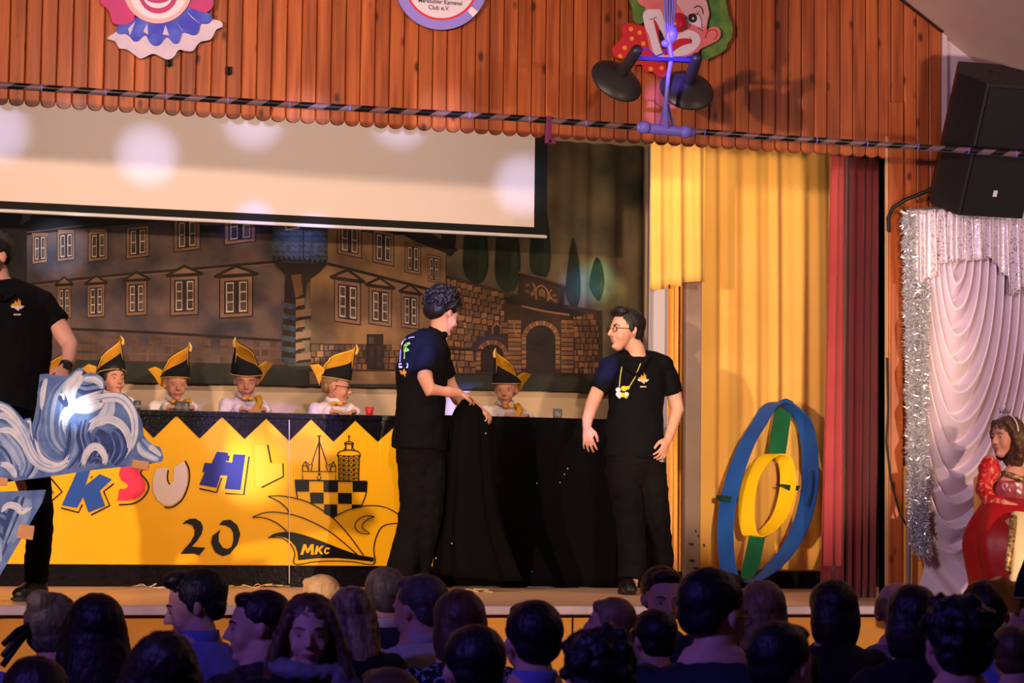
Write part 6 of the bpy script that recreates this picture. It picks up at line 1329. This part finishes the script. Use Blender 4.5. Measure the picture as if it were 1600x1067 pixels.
G(255, 988, 5.88, 175, 0, 'wavy', H_dark, A_black, 'person with thick dark hair low at the bottom edge, left of the left-facing profiles')
G(308, 892, 8.90, 255, 14, 'quiff', H_black, A_blue, 'person with short dark hair in lilac-lit shirt, head bent in left profile', face=True, extra='collar')
G(403, 925, 7.53, 262, 2, 'short', H_dark, A_pat, 'person with receding hair in patterned dark shirt, in left profile', face=True)
G(484, 929, 6.80, -12, 4, 'wavy', H_brown, A_black, 'person with long wavy hair and scarf turned round to face the camera', face=True, extra='scarf', body_yaw=20)
G(497, 899, 10.90, 250, 0, 'bob', H_blond, A_wine, 'person with bright blond bob close to the stage edge', .9, face=True)
G(550, 917, 8.52, 172, 4, 'long', H_streak, A_black, 'person with streaked blond long hair seen from behind')
G(601, 888, 9.89, 178, 2, 'short', H_grey, A_navy, 'person with grey hair in navy jacket with white collar, seen from behind', extra='collar')
G(655, 900, 9.19, 215, 4, 'short', H_grey, A_lwhite, 'person with greying hair in pale shirt turning to the right', extra='collar', wide=1.05)
G(716, 923, 7.86, 182, 2, 'bob', H_brown, A_dot, 'person with short brown bob in dark dotted top', .97)
G(740, 980, 6.49, 180, 4, 'short', H_black, A_black, 'person with round black head of hair low in the centre, before the dotted top')
G(605, 1046, 5.80, 190, 0, 'short', H_brown, A_navy, 'person with only the crown of the head showing at the bottom edge', .95)
G(832, 941, 7.18, 180, 2, 'short', H_black, A_blue, 'person with short black hair and broad neck seen from behind, centre', wide=1.05, extra='collar')
G(952, 933, 8.30, 248, -6, 'kid', H_lbrown, A_blue, 'person, a child with light brown hair in left profile below the stage edge', .88, face=True)
G(935, 986, 5.80, 178, 4, 'shaggy', H_black, A_black, 'person with large dark head of hair before the light-haired child')
G(1036, 888, 10.36, -5, 8, 'short', H_dark, A_navy, 'person with high forehead turned towards the camera at the stage edge', face=True)
G(1020, 952, 9.08, 190, 0, 'kid', H_black, A_navy, 'person in dark navy seen from behind just below the man with the high forehead', .9)
G(1116, 892, 6.67, 118, 6, 'short', H_black, A_navy, 'person with dark hair and glasses in right profile, largest head right of centre', gl=True, face=True, wide=1.12)
G(1188, 908, 8.07, 180, 0, 'long', H_lbrown, A_black, 'person with long fair hair lit violet behind the man in glasses', .95)
G(1222, 975, 6.20, 122, 4, 'short', H_black, A_navy, 'person with dark hair in right profile, low at the bottom edge, beside the glasses wearer', face=True)
G(1299, 907, 8.85, 182, 2, 'bob', H_dark, A_black, 'person with neat dark bob and black top, seen from behind', .97)
G(1402, 907, 9.79, 150, 0, 'balding', H_lbrown, A_grey, 'person with balding fair head in grey knitted sweater', .98)
G(1424, 916, 6.61, 172, 2, 'bob', H_dark, A_black, 'person with short dark hair overlapping the balding man', .92)
G(1492, 934, 5.99, 178, 2, 'shaggy', H_black, A_blue, 'person with big curly dark hair in blue top, lower right')
G(1540, 908, 9.15, 150, 0, 'short', H_dark, A_black, 'person with dark cropped hair near the right edge, behind the curly head', .98)
G(1576, 909, 10.22, 185, 0, 'long', H_streak, A_black, 'person with blond hair near the right edge behind the dark cropped head', .92)
G(1581, 978, 7.30, 165, 2, 'kid', H_brown, A_wine, 'person, a small child with brown hair at the lower right edge', .85)
gk = G(1618, 905, 8.35, 200, 0, 'short', H_brown, A_blue, 'person at the right edge wearing the large black and gold cap', .95)
Hc = atd(1618, 905, 8.35) - V((0, 0, .128 * .95)); HMx = Matrix.Translation(Hc) @ RZ(112) @ RXm(0)
h = thing('carnival_cap', HMx @ V((0, 0, .06)), 'large black and gold carnival cap at the right edge, below the princess', 'hat'); carnival_hat(h, HMx, .98, 0)
